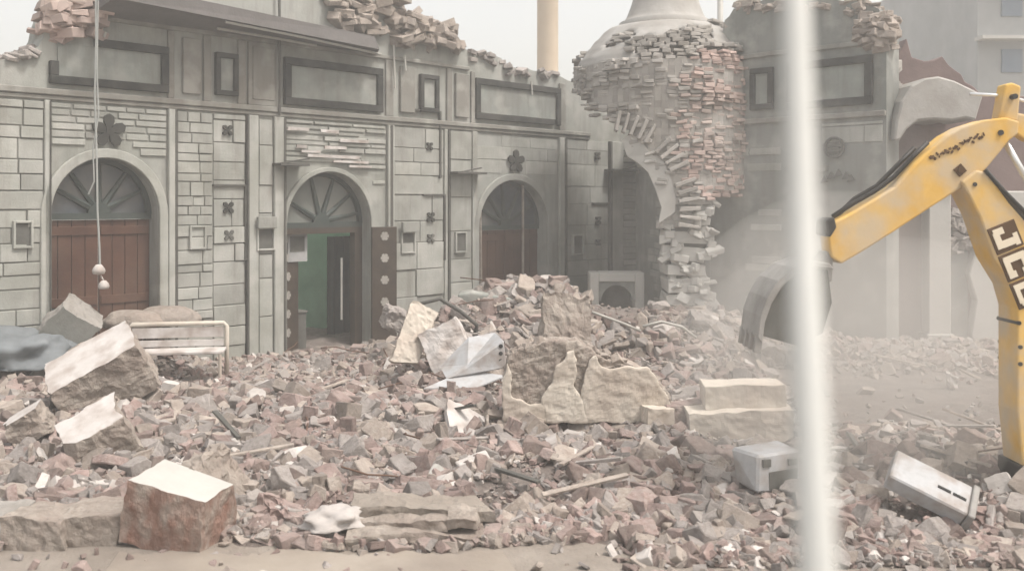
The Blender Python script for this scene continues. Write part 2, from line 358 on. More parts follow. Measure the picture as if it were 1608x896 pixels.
fm = MB(); facing(tA(446), tA(605), 2.6, zt_, (.075,.11), (.4,1.1), .30, (.01,.05), .03, m=fm); fm.build('stone_facing', [M['facing'], M['bed']], hall, bevel=.006)
fm = MB(); facing(tA(617), tA(695), 0, zt_, (.22,.5), (.4,.9), .1, m=fm, bed=True); fm.build('stone_facing', [M['facing'], M['bed']], hall, bevel=.006)
fm = MB(); facing(tA(705), tA(739), 0, zt_, (.4,.9), (.5,.6), .1, m=fm, bed=True); fm.build('stone_facing', [M['facing'], M['bed']], hall, bevel=.006)
fm = MB(); facing(tA(749), tA(875), 2.4, zt_, (.25,.45), (.5,1.2), .25, (.005,.012), m=fm); fm.build('stone_facing', [M['facing'], M['bed']], hall, bevel=.006)
fm = MB(); facing(tA(887), tA(954), 0, zt_, (.3,.5), (.5,1.0), .12, (.006,.02), m=fm, bed=True); fm.build('stone_facing', [M['facing'], M['bed']], hall, bevel=.006)
fm = MB(); facing(tA(977), TR-.02, 0, zt_, (.13,.16), (.6,1.2), .12, (.01,.035), .03, m=fm, bed=True); fm.build('stone_facing', [M['facing'], M['bed']], hall, bevel=.006)

for u0, u1, v in ((448,482,203),(500,528,207),(530,575,222),(505,540,232),(470,500,238),(480,560,246),(520,575,254),(545,580,262),(462,478,230)):
    m = MB(); z = zA((u0+u1)/2, v); m.b2(tA(u0), tA(u1), -.075, -.051, z-.022, z+.022, jit=.008); m.build('white_strip', M['white'], hall)
# thin raised L shaped mouldings round the star vents
lm = MB()
def lmold(u0, u1, vt, vb):
    lm = MB(); a, b = tA(u0), tA(u1); z1 = zA(u1, vt); z0 = zA(u1, vb)
    lm.b2(a, b, -.06, 0, z1-.03, z1); lm.b2(b-.035, b, -.06, 0, z0, z1-.0301); lm.build('raised_moulding', M['groove'], hall)
lmold(333,385,290,408); lmold(662,697,305,408); lmold(928,956,318,412); lmold(640,690,175,280)

# star vents, small square niches, flower medallions
def star(u, v, r, mt, n=4, rot=.78, name='star_vent'):
    t, z = A(u, v); m = MB()
    for k in range(n):
        a = rot+2*math.pi*k/n; c, s_ = math.cos(a), math.sin(a)
        pts = []
        for q, wd in ((.12,.10),(.55,.30),(.85,.26),(1,.0),(.85,-.26),(.55,-.30),(.12,-.10)):
            pts.append((t+r*(q*c-wd*s_), z+r*(q*s_+wd*c)))
        m.prism(pts, -.065-.001*k, -.02)
    m.b2(t-r*.2, t+r*.2, -.072, -.02, z-r*.2, z+r*.2)
    return m.build(name, mt, hall)
for u, v, r, mt in ((355,205,.10,'dark'),(356,326,.11,'dark'),(357,369,.10,'nichegrey'),(672,230,.09,'dark'),(674,341,.11,'dark'),(674,374,.10,'nichegrey'),(936,245,.10,'dark'),(937,346,.11,'dark'),(937,380,.09,'nichegrey')):
    star(u, v, r, M[mt])
star(169,206,.24,M['dark'],5,R(90),'flower_medallion'); star(808,254,.24,M['dark'],5,R(90),'flower_medallion')
def niche(u0, u1, v0, v1, ledge=False):
    a, b = tA(u0), tA(u1); uc = (u0+u1)/2; z1, z0 = zA(uc, v0), zA(uc, v1)
    f = MB(); k = .03
    f.b2(a-k, a, -.075, -.001, z0-k, z1+k); f.b2(b, b+k, -.075, -.001, z0-k, z1+k); f.b2(a, b, -.075, -.001, z1, z1+k); f.b2(a, b, -.075, -.001, z0-k, z0)
    if ledge: f.b2(a-.05, b+.02, -.14, -.076, z1+.02, z1+.2)
    o = f.build('niche', M['facing'], hall, bevel=.005)
    q = MB(); q.b2(a, b, -.038, -.002, z0, z1); q.build('niche_recess', M['nichegrey'], o)
niche(22,46,350,386); niche(298,318,357,388); niche(403,426,360,390,True); niche(629,647,366,395,True); niche(714,728,366,394); niche(898,912,370,398)
# short ledges sticking out
for u0, u1, v in ((425,470,259),(702,748,272),(948,1000,268)):
    a, b = tA(u0), tA(u1); z = zA((u0+u1)/2, v); m = MB()
    m.b2(a, b, -.30, 0, z-.02, z+.02); m.box(((a+b)/2+.05, -.22, z+.06), (.5,.05,.025), Euler((0, R(-10), 0)).to_matrix())
    m.build('iron_ledge', M['iron'], hall)
# vertical conduit and broken pipes on the frieze
m = MB(); m.tube([(tA(433), -.10, zA(433,-20)), (tA(434), -.10, zA(434,100)), (tA(434), -.10, zA(434,182))], .022); m.build('conduit', M['iron'], hall)
for u, v0, v1 in ((612,72,140),(629,88,112),(828,128,150),(158,60,52)):
    m = MB(); m.tube([(tA(u), -.11, zA(u, v0)), (tA(u)+.02, -.12, zA(u, v1))], .018); m.build('broken_pipe', M['rebar'], hall)

# doors -------------------------------------------------------------
def arch_ring(t0, t1, zs, zt, wd, y0, y1, legs=True):
    c, a = (t0+t1)/2, (t1-t0)/2; m = MB(); n = 28
    i0 = [(c+a*math.cos(math.pi*k/n), zs+(zt-zs)*math.sin(math.pi*k/n)) for k in range(n+1)]
    o0 = [(c+(a+wd)*math.cos(math.pi*k/n), zs+(zt-zs+wd)*math.sin(math.pi*k/n)) for k in range(n+1)]
    pts = ([(t1, -.04)] if legs else [])+i0+([(t0, -.04), (t0-wd, -.04)] if legs else [])+o0[::-1]+([(t1+wd, -.04)] if legs else [])
    m.prism(pts, y0, y1); return m
for i, (t0, t1, zs, zt) in enumerate(dd):
    c, a = (t0+t1)/2, (t1-t0)/2
    arch_ring(t0-.002, t1+.002, zs, zt, .13 if i != 1 else .08, -.06, -.001).build('arch_moulding', M['facing'] if i == 0 else M['wall'], hall, bevel=.01)
    d = empty('door', (0,0,0)); d.parent = hall
    # fanlight
    f = MB(); n = 24
    f.prism([(c+a*math.cos(math.pi*k/n), zs+.03+(zt-zs-.03)*math.sin(math.pi*k/n)) for k in range(n+1)], .27, .30)
    f.build('fan_panel', M['glass'] if i != 1 else M['glasspale'], d)
    rb = MB()
    angs = {0:(28,55,90,125,150), 1:(12,38,70,104,150), 2:(30,62,95,125,150)}[i]
    for g_ in angs:
        ca, sa = math.cos(R(g_)), math.sin(R(g_)); L0 = (zt-zs)
        rb.tube([(c+.10*ca, .25, zs+.10*sa+.04), (c+(a-.02)*ca, .25, zs+(zt-zs-.02)*sa)], [.05,.03], 6)
    k_ = [(c+.16*math.cos(math.pi*k/12), zs+.16*math.sin(math.pi*k/12)+.02) for k in range(13)]
    rb.prism(k_, .20, .28)
    rb.b2(t0, t1, .20, .31, zs-.06, zs+.03)
    rb.build('fan_rib', M['rib'], d)
    rr = arch_ring(t0+.07, t1-.07, zs, zt-.07, .068, .19, .32, False); rr.build('fan_rim', M['rib'], d)
t0, t1, zs, zt = dd[0]; dr = [o for o in hall.children if o.name.startswith('door')]
def leaf(parent, a, b, z1, y, mt, planks=4):
    m = MB(); wdt = (b-a)/planks
    for k in range(planks): m.b2(a+k*wdt+.004, a+(k+1)*wdt-.004, y, y+.05, 0, z1)
    for z in (.15, z1*.5, z1-.15): m.b2(a+.02, b-.02, y-.02, y-.001, z-.06, z+.06)
    m.build('door_leaf', mt, parent, bevel=.004)
leaf(dr[0], t0+.01, (t0+t1)/2-.006, zs-.065, .24, M['door']); leaf(dr[0], (t0+t1)/2+.006, t1-.01, zs-.065, .24, M['door'])
t0, t1, zs, zt = dd[2]
leaf(dr[2], t0+.01, (t0+t1)/2-.006, zs-.065, .24, M['door']); leaf(dr[2], (t0+t1)/2+.006, t1-.01, zs-.065, .24, M['door'])
m = MB(); m.tube([(t0+.25, .15, 0), (t0+.22, .15, zs+.35)], .025); m.tube([(t1-.55, .15, 0), (t1-.55, .15, zt-.05)], .025); m.build('door_bar', M['mortar'], dr[2])
# middle door: one leaf folded out over the wall, one inward, room behind
t0, t1, zs, zt = dd[1]
def boss_leaf(org, ang, wd, z1, nb):
    rot = Matrix.Rotation(ang, 3, 'Z'); m = MB()
    m.box(Vector(org)+rot@Vector((wd/2, 0, z1/2)), (wd, .05, z1), rot)
    lf = m.build('door_leaf', M['doordark'], dr[1], bevel=.006)
    q = MB()
    for k in range(nb):
        z = z1-.16-k*(z1-.25)/(nb-.2)
        for sgn in (-1, 1):
            c_ = Vector(org)+rot@Vector((wd*.5, sgn*.03, z))
            q = MB()
            for e in range(3): q.box(c_, (.15,.012+.004*e,.05), rot@Matrix.Rotation(R(60*e), 3, 'Y'))
            q.build('boss', M['boss'], lf)
boss_leaf((t1-.03, -.10, 0), R(-16), .46, zs-.06, 5)
boss_leaf((t0+.02, .36, 0), R(8), .50, zs-.08, 6)
m = MB(); m.b2(t0, t0+.14, .20, .34, 0, zs-.06); m.b2(t1-.16, t1, .20, .34, 0, zs-.06); m.b2(t0+.14, t1-.16, .20, .34, zs-.16, zs-.06); m.build('door_frame', M['doordark'], dr[1])
rm = MB(); rm.b2(t0-.6, t1+1.2, 2.2, 2.3, 0, 3.2); rm.b2(t0-.7, t0-.6, .56, 2.3, 0, 3.2); rm.b2(t1+1.2, t1+1.3, .56, 2.3, 0, 3.2)
rm.build('room_wall', M['green'], hall)
# things inside the doorway
def hallpt(t, y, z=0): return P0+Matrix.Rotation(ANG, 3, 'Z')@Vector((t, y, z))
def in_hall(mb, name, mt, **k):
    rot = Matrix.Rotation(ANG, 3, 'Z'); mb.v = [tuple(P0+rot@Vector(v)) for v in mb.v]
    o = mb.build(name, mt, bevel=k.pop('bevel', 0)); return tag(o, **k)
m = MB(); n = 26
tc0, tc1 = t0+1.52, t1+1.1
pts = [(tc0+(tc1-tc0)*k/n, 1.0+.05*math.sin(k*1.9)) for k in range(n+1)]
m.add([(x, y, 0.12) for x, y in pts]+[(x, y, zs-.25) for x, y in pts]+[(x, y+.012, .12) for x, y in pts]+[(x, y+.012, zs-.25) for x, y in pts],
      [(k, k+1, n+2+k, n+1+k) for k in range(n)]+[(2*n+2+k, 3*n+3+k, 3*n+4+k, 2*n+3+k) for k in range(n)]+[(n+1+k, n+2+k, 3*n+4+k, 3*n+3+k) for k in range(n)]+[(k, 2*n+2+k, 2*n+3+k, k+1) for k in range(n)])
in_hall(m, 'curtain', M['curtain'], label='dark curtain hanging inside the open middle doorway', cat='curtain')
m = MB(); m.b2(t0+.28, t0+.66, .36, .375, zs-.62, zs-.12); m.b2(t0+.33, t0+.60, .350, .359, zs-.45, zs-.2, mi=1)
in_hall(m, 'poster', [M['poster'], M['nichegrey']], label='pale sign hanging at the top of the open middle doorway', cat='sign')
m = MB(); m.b2(t0+.42, t0+.74, .50, .72, 0, .62); m.b2(t0+.40, t0+.76, .48, .74, .621, .66)
in_hall(m, 'bin', M['nichegrey'], label='grey bin standing inside the middle doorway', cat='bin', bevel=.01)
m = MB(); m.tube([(t1-.28, .42, .45), (t1-.28, .42, zs-.6)], .02)
in_hall(m, 'white_rod', M['rebar'], label='thin white upright rod inside the middle doorway', cat='rod')

# overhanging broken slab with pale steel angles
m = MB(); a, b = tA(140), tA(560)
m.add([(a,-.78,5.16),(b,-.62,5.02),(b+.45,0.02,5.05),(a,.02,5.02),(a,-.80,5.36),(b-.1,-.62,5.22),(b+.4,.02,5.3),(a,.02,5.3)],
      [(0,1,2,3),(4,7,6,5),(0,4,5,1),(1,5,6,2),(2,6,7,3),(3,7,4,0)])
m.build('broken_slab', M['slab'], hall)
m = MB(); m.tube([(tA(318),-.66,5.085),(tA(440),-.60,5.04),(tA(572),-.46,4.97)], .02); m.tube([(tA(322),-.36,5.035),(tA(400),-.33,5.02),(tA(480),-.3,5.0)], .02)
m.build('steel_angle', M['rebar'], hall)
# ragged brick remains on top of the wall
def ragged(region, n, sz, mt, y=(-.12,.35), name='broken_masonry', mi=0):
    m = MB(); us = [p[0] for p in region]; vs2 = [p[1] for p in region]; c = 0
    def inp(x, y_):
        s_ = False; j = len(region)-1
        for i in range(len(region)):
            if ((region[i][1] > y_) != (region[j][1] > y_)) and x < (region[j][0]-region[i][0])*(y_-region[i][1])/(region[j][1]-region[i][1])+region[i][0]: s_ = not s_
            j = i
        return s_
    while c < n:
        u, v = random.uniform(min(us), max(us)), random.uniform(min(vs2), max(vs2))
        if not inp(u, v): continue
        t, z = A(u, v); c += 1
        m.box((t, random.uniform(*y), z), (random.uniform(*sz)*1.7, random.uniform(*sz)*1.5, random.uniform(*sz)*.7), Euler((random.gauss(0,.25), random.gauss(0,.3), random.gauss(0,.5))).to_matrix(), jit=sz[0]*.15)
    return m.build(name, mt, hall, bevel=.008)
ragged([(82,6),(158,-10),(158,55),(85,62),(72,50)], 90, (.10,.20), M['brick'], (-.16,.3))
ragged([(510,-5),(600,-10),(650,18),(700,38),(735,76),(720,82),(650,72),(560,58),(512,30)], 230, (.10,.22), RUB['tan'], (-.2,.4))
ragged([(735,80),(788,90),(800,105),(880,116),(880,124),(795,116),(735,92)], 90, (.07,.14), RUB['grey'], (-.06,.45))
ragged([(0,95),(60,74),(70,80),(0,104)], 40, (.06,.12), RUB['grey'], (-.04,.45))

# hanging cable with two pale lamp holders
cb = MB(); pt = lambda u, v: P(u, v, 12.6)
cb.tube([pt(150,-40), pt(151,60), pt(149,150), pt(152,250), pt(153,330), pt(156,385), pt(157,420)], .014)
cb.tube([pt(155,-40), pt(152,110), pt(155,180), pt(146,235), pt(148,285), pt(139,305)], .011)
o = cb.build('hanging_cable', M['cable']); tag(o, 'pale cable hanging from the slab in front of the left brown door', 'cable')
lh = MB()
for (u, v, s_) in ((155,423,1),(163,447,.85)):
    c = pt(u, v); lh.lathe([(.0,c.z+.07*s_),(.035*s_,c.z+.065*s_),(.07*s_,c.z+.02),(.085*s_,c.z-.02),(.07*s_,c.z-.06*s_),(0,c.z-.07*s_)], (c.x, c.y), 12)
lh.tube([pt(158,432), pt(163,441)], .012)
lh.build('lamp_holder', M['white'], o, smooth=True)

# ------------------------------------------------------------------ ruined dome between the two walls
DCx, DCy, DR = 2.93, 18.3, 1.67
dome = empty('ruined_dome', (0,0,0), label='broken brick dome with pale plaster cap over a half arch', cat='dome')
def zmin_u(u):
    T = [(880,4.95),(900,4.75),(915,4.40),(935,4.05),(985,3.72),(1000,3.35),(1035,2.95),(1050,2.3),(1052,-.1),(1112,-.1),(1114,2.55),(1180,2.62)]
    for (a, za), (b, zb) in zip(T, T[1:]):
        if a <= u <= b: return za+(zb-za)*(u-a)/(b-a)
    return 9 if u < 880 else 2.6
def rad(z):
    if z < 5.0: return DR
    return DR-(z-5.0)**1.35*.86
def exposed(x, y, z, a):
    return noise.noise(Vector((x*1.7, y*1.7, z*2.6)))*.9+.30*math.cos(a+.6)-(z-5.0)*.55+(.25 if z < 5.0 else 0) > -.02
core = MB(); bm_ = [MB(), MB()]
z = 0.0; ch = .066
while z < 5.75:
    rr = rad(z); n = int(2*math.pi*rr/.2); off = random.random()*.5
    for k in range(n):
        a = 2*math.pi*(k+off)/n; x, y = DCx+rr*math.cos(a), DCy+rr*math.sin(a)
        u = 804+F*x/y; front = math.sin(a) < .15
        zm = zmin_u(u)+random.uniform(-.1,.1)
        if not front: zm = 4.75
        if z < zm: continue
        if z < 2.5 : continue
        if z > 4.9 and not exposed(x, y, z, a): continue
        if math.cos(a) < -.1 and z < 4.9 and random.random() < .25: continue
        pr = random.uniform(-.03,.05)+.10*noise.noise(Vector((x*2.2, y*2.2, z*2.2)))+(.06 if random.random() < .08 else 0)
        if random.random() < .05: continue
        pink = math.cos(a) > .1+random.uniform(-.25,.25) and z < 5.1
        bm_[0 if pink else 1].box((x+pr*math.cos(a), y+pr*math.sin(a), z+ch/2), (.19*random.uniform(.8,1.05), .17, ch*random.uniform(.7,1.05)), Euler((random.gauss(0,.07), random.gauss(0,.07), a+math.pi/2+random.gauss(0,.12))).to_matrix(), jit=.012)
    z += ch
bm_[0].build('exposed_brick', M['brick'], dome, bevel=.008); bm_[1].build('grey_masonry', M['greybrick'], dome, bevel=.008)
# backing shell (thick wall of the dome) following the same broken edge
n = 96; zsx = [2.45+.12*k for k in range(29)]
for k in range(n):
    for zz in zsx:
        a0, a1 = 2*math.pi*k/n, 2*math.pi*(k+1)/n; am = (a0+a1)/2
        r1 = rad(min(zz+.12, 5.8))-(.035 if zz < 4.9 else .22)
        x, y = DCx+r1*math.cos(am), DCy+r1*math.sin(am); u = 804+F*x/y
        zm = zmin_u(u)+.1 if math.sin(am) < .15 else 4.8
        if zz < zm or zz > 5.75: continue
        core.box((x, y, zz+.06), (2*math.pi*r1/n*1.04, .22, .122), Euler((0,0,am+math.pi/2)).to_matrix())
core.build('dome_core', M['greybrick'], dome)
pc = MB()
prof = [(rad(4.92+.06*k)+.035+.012*math.sin(k*2.1), 4.92+.06*k) for k in range(15)]+[(.90, 5.80), (.88, 5.83), (.88,5.89), (.80,5.92),(.74,6.0),(.66,6.2),(.57,6.5),(.44,6.95),(.3,7.4),(.16,7.8),(.05,8.1)]
pc.lathe(prof, (DCx, DCy), 110)
# knock holes in the plaster, front right
keep = []
for f_ in pc.f:
    c = sum((Vector(pc.v[i]) for i in f_), Vector())/4
    a = math.atan2(c.y-DCy, c.x-DCx)
    if c.z < 5.74 and exposed(c.x, c.y, c.z, a): continue
    keep.append(f_)
pc.f = keep; pc.m = [0]*len(keep)
o = pc.build('plaster_cap', M['domeplaster'], dome, smooth=True, normals=False)
sd = o.modifiers.new('thick', 'SOLIDIFY'); sd.thickness = .05
# inner bands under the cap so that no hole is open
ib = MB(); ib.lathe([(rad(5.0)-.14,5.0),(rad(5.2)-.1,5.2),(rad(5.4)-.09,5.4),(rad(5.6)-.09,5.6),(rad(5.8)-.1,5.8)], (DCx, DCy), 48); ib.build('cap_core', M['greybrick'], dome, smooth=True)
# white plaster rim of the broken arch
def onfront(u, v, out=.0):
    # point of the drum surface seen at u, v
    k = (u-804)/F; a_ = 1+k*k; b_ = -2*(k*DCx+DCy); c_ = DCx**2+DCy**2-(DR+out)**2; disc = max(b_*b_-4*a_*c_, 0)
    Y = (-b_-math.sqrt(disc))/(2*a_); return P(u, v, Y)
rim = [(983,214,14),(998,236,26),(1014,250,20),(1030,262,24),(1042,290,24),(1050,318,22),(1047,342,26)]
m = MB(); L_ = []
for u, v, w_ in rim:
    p0, p1 = onfront(u-w_/2, v+w_*.35, .12), onfront(u+w_/2, v-w_*.35, .12); L_.append((p0, p1, p0+Vector((.05,.4,0)), p1+Vector((.05,.4,0))))
vv = [p for q in L_ for p in q]; fs = []
for i in range(len(L_)-1):
    a = i*4; b = a+4; fs += [(a,a+1,b+1,b),(a+2,b+2,b+3,a+3),(a,b,b+2,a+2),(a+1,a+3,b+3,b+1)]
fs += [(0,2,3,1), (len(vv)-4, len(vv)-3, len(vv)-1, len(vv)-2)]
m.add(vv, fs); m.build('plaster_rim', M['palewall'], dome)
# radial voussoirs over the half arch
m = MB()
for k in range(17):
    a = R(-10+k*5.6); u, v = 945+118*math.cos(a)*1.05, 330-128*math.sin(a)
    p = onfront(u+14*math.cos(a), v-14*math.sin(a), .10); 
    if random.random() < .9: m.box(p, (.36, .2, .062), Euler((0, -a, 0)).to_matrix()@Matrix.Rotation(random.gauss(0,.06), 3, 'Y'), jit=.012)
m.build('voussoir', M['greybrick'], dome, bevel=.008)
# striped pier under the arch
pr = MB(); pd = MB(); z = -.1; cx, cy = P(1076, 0, 17.0).x, 17.05
while z < 3.45:
    h = random.uniform(.15,.24); w_ = .78+random.uniform(-.1,.1)
    sh = .0 if z < 2.1 else .12*(z-2.1)
    pr.box((cx+random.uniform(-.05,.05)+sh*.6, cy, z+h/2), (w_, .7, h), Euler((random.gauss(0,.03), random.gauss(0,.03), random.gauss(0,.08))).to_matrix(), jit=.03)
    g_ = random.uniform(.045,.075); pd.box((cx+sh*.6+.02, cy+.05, z+h+g_/2), (w_*.86, .6, g_+.04)); z += h+g_
for k in range(70):
    pr.box((cx+random.uniform(-.42,.5), cy-.33+random.uniform(-.08,.08), random.uniform(.6,2.5)), (random.uniform(.1,.3), .14, random.uniform(.05,.16)), Euler((random.gauss(0,.2), random.gauss(0,.4), random.gauss(0,.3))).to_matrix(), jit=.02)
pr.build('pier', M['palewall'], dome, bevel=.012); pd.build('pier_core', M['groove'], dome)

# ------------------------------------------------------------------ return wall and right wall
def wall_from(name, a, b, thick, z1, mt, label, cat='wall', toppts=None, amp=.03):
    a, b = Vector(a), Vector(b); d = b-a; L0 = d.length
    o = empty(name, (a.x, a.y, 0), math.atan2(d.y, d.x), label=label, cat=cat)
    pts = (jag(toppts, amp) if toppts else [(0, z1), (L0, z1)])+[(L0, -.05), (0, -.05)]
    m = MB(); m.prism(pts, 0, thick); m.build('wall', mt, o); return o, L0
# return wall: joins the far end of the hall to the right wall, behind the pier
RA = hallpt(TR, 0); RB = Vector((3.62, 17.5, 0))
rw, L0 = wall_from('return_wall', (RA.x-.25, RA.y-.25), (RB.x, RB.y), .4, 4.4, M['greygreen'], 'shaded grey green wall joining the arcaded hall behind the striped pier')
m = MB(); facing(.1, L0-.1, 0, 3.4, (.13,.17), (.5,1.1), .15, (.01,.035), .03, m=m); m.build('stone_facing', M['facing'], rw, bevel=.006)
BX, BY = .722, -.692; Q0 = Vector((5.4-.722*2.9, 15.8+.692*2.9, 0))
def Bw(u, v=HOR):
    k = (u-804)/F; t = (k*Q0.y-Q0.x)/(BX-k*BY); Y = Q0.y+t*BY; return t, CH-(v-HOR)/F*Y
t0b, t1b = Bw(1108)[0], Bw(1392)[0]
topB = [(t0b, Bw(1110,90)[1]), Bw(1134,60), Bw(1138,32), Bw(1152,14), Bw(1180,6), Bw(1215,-6), Bw(1290,-4), Bw(1345,2), Bw(1380,14), Bw(1386,30), Bw(1392,60)]
rwall = empty('right_wall', Q0, math.atan2(BY, BX), label='tall grey ruined wall with framed panel right of the brick dome', cat='wall')
m = MB(); m.prism(jag(topB, .03)+[(t1b, -.05), (t0b, -.05)], 0, .5); m.build('wall', M['greygreen'], rwall)
def frB(u0, u1, z0, z1, fw, mt2=M['panel']):
    a, b = Bw(u0)[0], Bw(u1)[0]; f = MB()
    f.b2(a, b, -.08, 0, z1-fw, z1); f.b2(a, b, -.08, 0, z0, z0+fw); f.b2(a, a+fw, -.08, 0, z0+fw, z1-fw); f.b2(b-fw, b, -.08, 0, z0+fw, z1-fw)
    o = f.build('panel_frame', M['frame'], rwall, bevel=.01); p = MB(); p.b2(a+fw, b-fw, -.03, -.002, z0+fw, z1-fw); p.build('panel_face', mt2, o)
frB(1238, 1372, 4.06, 4.86, .13); frB(1180, 1216, 4.1, 4.83, .10)
m = MB(); m.b2(t0b, t1b, -.07, 0, 3.86, 3.95); m.b2(t0b, t1b, -.05, 0, 5.02, 5.1); m.build('string_course', M['frieze'], rwall, bevel=.01)
m = MB()
facing(t0b+.05, Bw(1228)[0], 0, 3.8, (.12,.16), (.6,1.6), .2, (.008,.03), .025, m=m)
facing(Bw(1290)[0], t1b-.05, 0, 3.8, (.2,.4), (.4,1.0), .15, (.008,.03), .025, m=m)
m.build('stone_facing', M['facing'], rwall, bevel=.006)
m = MB()
tt, zz = Bw(1312, 232)
for k in range(12):
    a = k*math.pi/6; m.box((tt+.16*math.cos(a), -.05, zz+.16*math.sin(a)), (.09,.05,.035), Euler((0,-a-math.pi/2,0)).to_matrix())
for k in range(3): m.b2(tt-.10, tt+.10, -.07, -.03, zz-.09+k*.075, zz-.06+k*.075)
m.build('round_ornament', M['nichegrey'], rwall)
m = MB()
for u, v in ((1296,282),(1306,276),(1318,272),(1330,276),(1338,280)):
    a, b = Bw(u, v); m.prism([(a-.07,b-.06),(a,b+.07),(a+.07,b-.04)], -.05, -.02)
m.build('carved_ornament', M['nichegrey'], rwall)
m = MB(); m.b2(Bw(1236)[0], Bw(1300)[0], -.12, 0, 3.0, 3.1); m.build('wall_ledge', M['frieze'], rwall)
m = MB()
for k in range(150):
    u = random.uniform(1136, 1392); tz = Bw(u, 8 if 1150 < u < 1370 else 34)
    m.box((tz[0], random.uniform(0,.45), tz[1]+random.uniform(-.12,.06)), (random.uniform(.1,.28), .2, random.uniform(.05,.12)), Euler((random.gauss(0,.2), random.gauss(0,.2), random.gauss(0,.4))).to_matrix(), jit=.02)
for k in range(90):
    u = random.uniform(1352, 1394); tz = Bw(u, random.uniform(20, 75)); m.box((tz[0], random.uniform(-.1,.3), tz[1]), (random.uniform(.1,.28), .2, random.uniform(.05,.12)), Euler((random.gauss(0,.2), random.gauss(0,.2), random.gauss(0,.4))).to_matrix(), jit=.02)
m.build('broken_masonry', RUB['tan'], rwall, bevel=.008)

# ------------------------------------------------------------------ far right ruins, seen behind the digger arm
def facer(name, mt, Y, pts, depth, label, cat, amp=.03):
    q = [(P(u, v, Y).x, P(u, v, Y).z) for u, v in pts]; m = MB(); m.prism(jag(q+[q[0]], amp)[:-1] if amp else q, 0, depth)
    m.v = [(x, y+Y, z) for x, y, z in m.v]; return tag(m.build(name, mt, bevel=.015), label, cat)
Yb = 16.2
bay = facer('ruined_bay', M['lilac'], Yb, [(1384,552),(1384,225),(1393,150),(1398,100),(1415,78),(1424,60),(1432,90),(1452,96),(1480,88),(1500,110),(1545,150),(1720,160),(1720,552)], .5, 'lilac brown ruined wall behind the yellow digger arm', 'wall')
m = MB(); q = P(1462,0,Yb-.16); m.b2(P(1446,0,Yb).x, P(1480,0,Yb).x, Yb-.32, Yb-.003, -.05, P(0,300,Yb).z); m.b2(P(1440,0,Yb).x, P(1486,0,Yb).x, Yb-.38, Yb-.003, P(0,300,Yb).z+.002, P(0,288,Yb).z); m.b2(P(1442,0,Yb).x, P(1484,0,Yb).x, Yb-.36, Yb-.003, -.05, .3)
m.build('pilaster', M['palewall'], bay, bevel=.015)
m = MB(); m.b2(P(1481,0,Yb).x, P(1517,0,Yb).x, Yb-.06, Yb-.003, -.05, P(0,340,Yb).z); m.build('recess_panel', M['greygreen'], bay)
m = MB(); pts = [(1520,552),(1516,520),(1524,470),(1512,430),(1526,380),(1518,330),(1524,300),(1720,300),(1720,552)]
m.prism([(P(u,v,Yb).x, P(u,v,Yb).z) for u, v in pts], Yb-.22, Yb-.003); m.build('plaster_skin', M['palewall'], bay, bevel=.02)
m = MB()
for k in range(26):
    p = P(random.uniform(1480,1520), random.uniform(330,400), Yb-.12); m.box(p, (random.uniform(.08,.3), .14, random.uniform(.05,.15)), Euler((random.gauss(0,.3), random.gauss(0,.4), random.gauss(0,.3))).to_matrix(), jit=.02)
m.build('broken_masonry', RUB['grey'], bay, bevel=.008)
# white hooded arch
ho = [(1400,222),(1404,190),(1412,160),(1428,135),(1448,124),(1470,121),(1495,128),(1520,140),(1540,150),(1528,190),(1512,186),(1490,190),(1462,188),(1438,190),(1420,204),(1410,220)]
m = MB(); m.prism([(P(u,v,15.3).x, P(u,v,15.3).z) for u, v in ho], 15.2, 16.19)
arch = tag(m.build('arched_hood', M['domeplaster'], bevel=.03), 'pale arched plaster hood above the lilac wall by the digger', 'arch')
m = MB(); pw = P(1352,0,15.6)
for k in range(60):
    p = P(random.uniform(1372,1402), random.uniform(90,235), 15.9); m.box(p, (random.uniform(.1,.3), .3, random.uniform(.07,.2)), Euler((random.gauss(0,.2), random.gauss(0,.3), random.gauss(0,.3))).to_matrix(), jit=.03)
m.build('jamb_masonry', M['greybrick'], bay, bevel=.01)

# far background
def farbox(name, u0, u1, Y, vt, dep, mt, label, cat='building'):
    o = empty(name, (0,0,0), label=label, cat=cat)
    m = MB(); m.b2(P(u0,0,Y).x, P(u1,0,Y).x, Y, Y+dep, 0, P(0,vt,Y).z); m.build('wall', mt, o); return o
o = farbox('cream_house', 1380, 1500, 38, 54, 8, M['farcream'], 'far cream house seen through the gap above the right ruins')
m = MB(); Y = 38
m.b2(P(1376,0,Y).x, P(1504,0,Y).x, Y-.6, Y+8.2, P(0,54,Y).z+.002, P(0,46,Y).z); m.build('cornice', M['farcream'], o)
m = MB(); m.b2(P(1446,0,Y).x, P(1478,0,Y).x, Y-.08, Y-.004, P(0,86,Y).z, P(0,66,Y).z); w_ = m.build('window', M['fargrey'], o)
m = MB(); m.b2(P(1440,0,Y).x, P(1484,0,Y).x, Y-.9, Y-.004, P(0,63,Y).z, P(0,60,Y).z); m.build('awning', M['farcream'], o)
o = farbox('blue_grey_tower', 1494, 1536, 30, -60, 5, M['farblue'], 'narrow blue grey building rising behind the digger arm')
m = MB(); Y = 30
for v in (64, 10): m.b2(P(1494,0,Y).x, P(1536,0,Y).x, Y-.15, Y-.003, P(0,v,Y).z, P(0,v-4,Y).z)
m.build('floor_band', M['fargrey'], o)
o = farbox('grey_block', 1535, 1760, 28, -80, 8, M['fargrey'], 'large grey building at the top right corner')
m = MB(); Y = 28
for u, v in ((1572,78),(1640,78),(1572,-10),(1640,-10)): m = MB(); m.b2(P(u,0,Y).x, P(u+32,0,Y).x, Y-.06, Y-.003, P(0,v+36,Y).z, P(0,v,Y).z); m.build('window', M['farblue'], o)
m = MB()
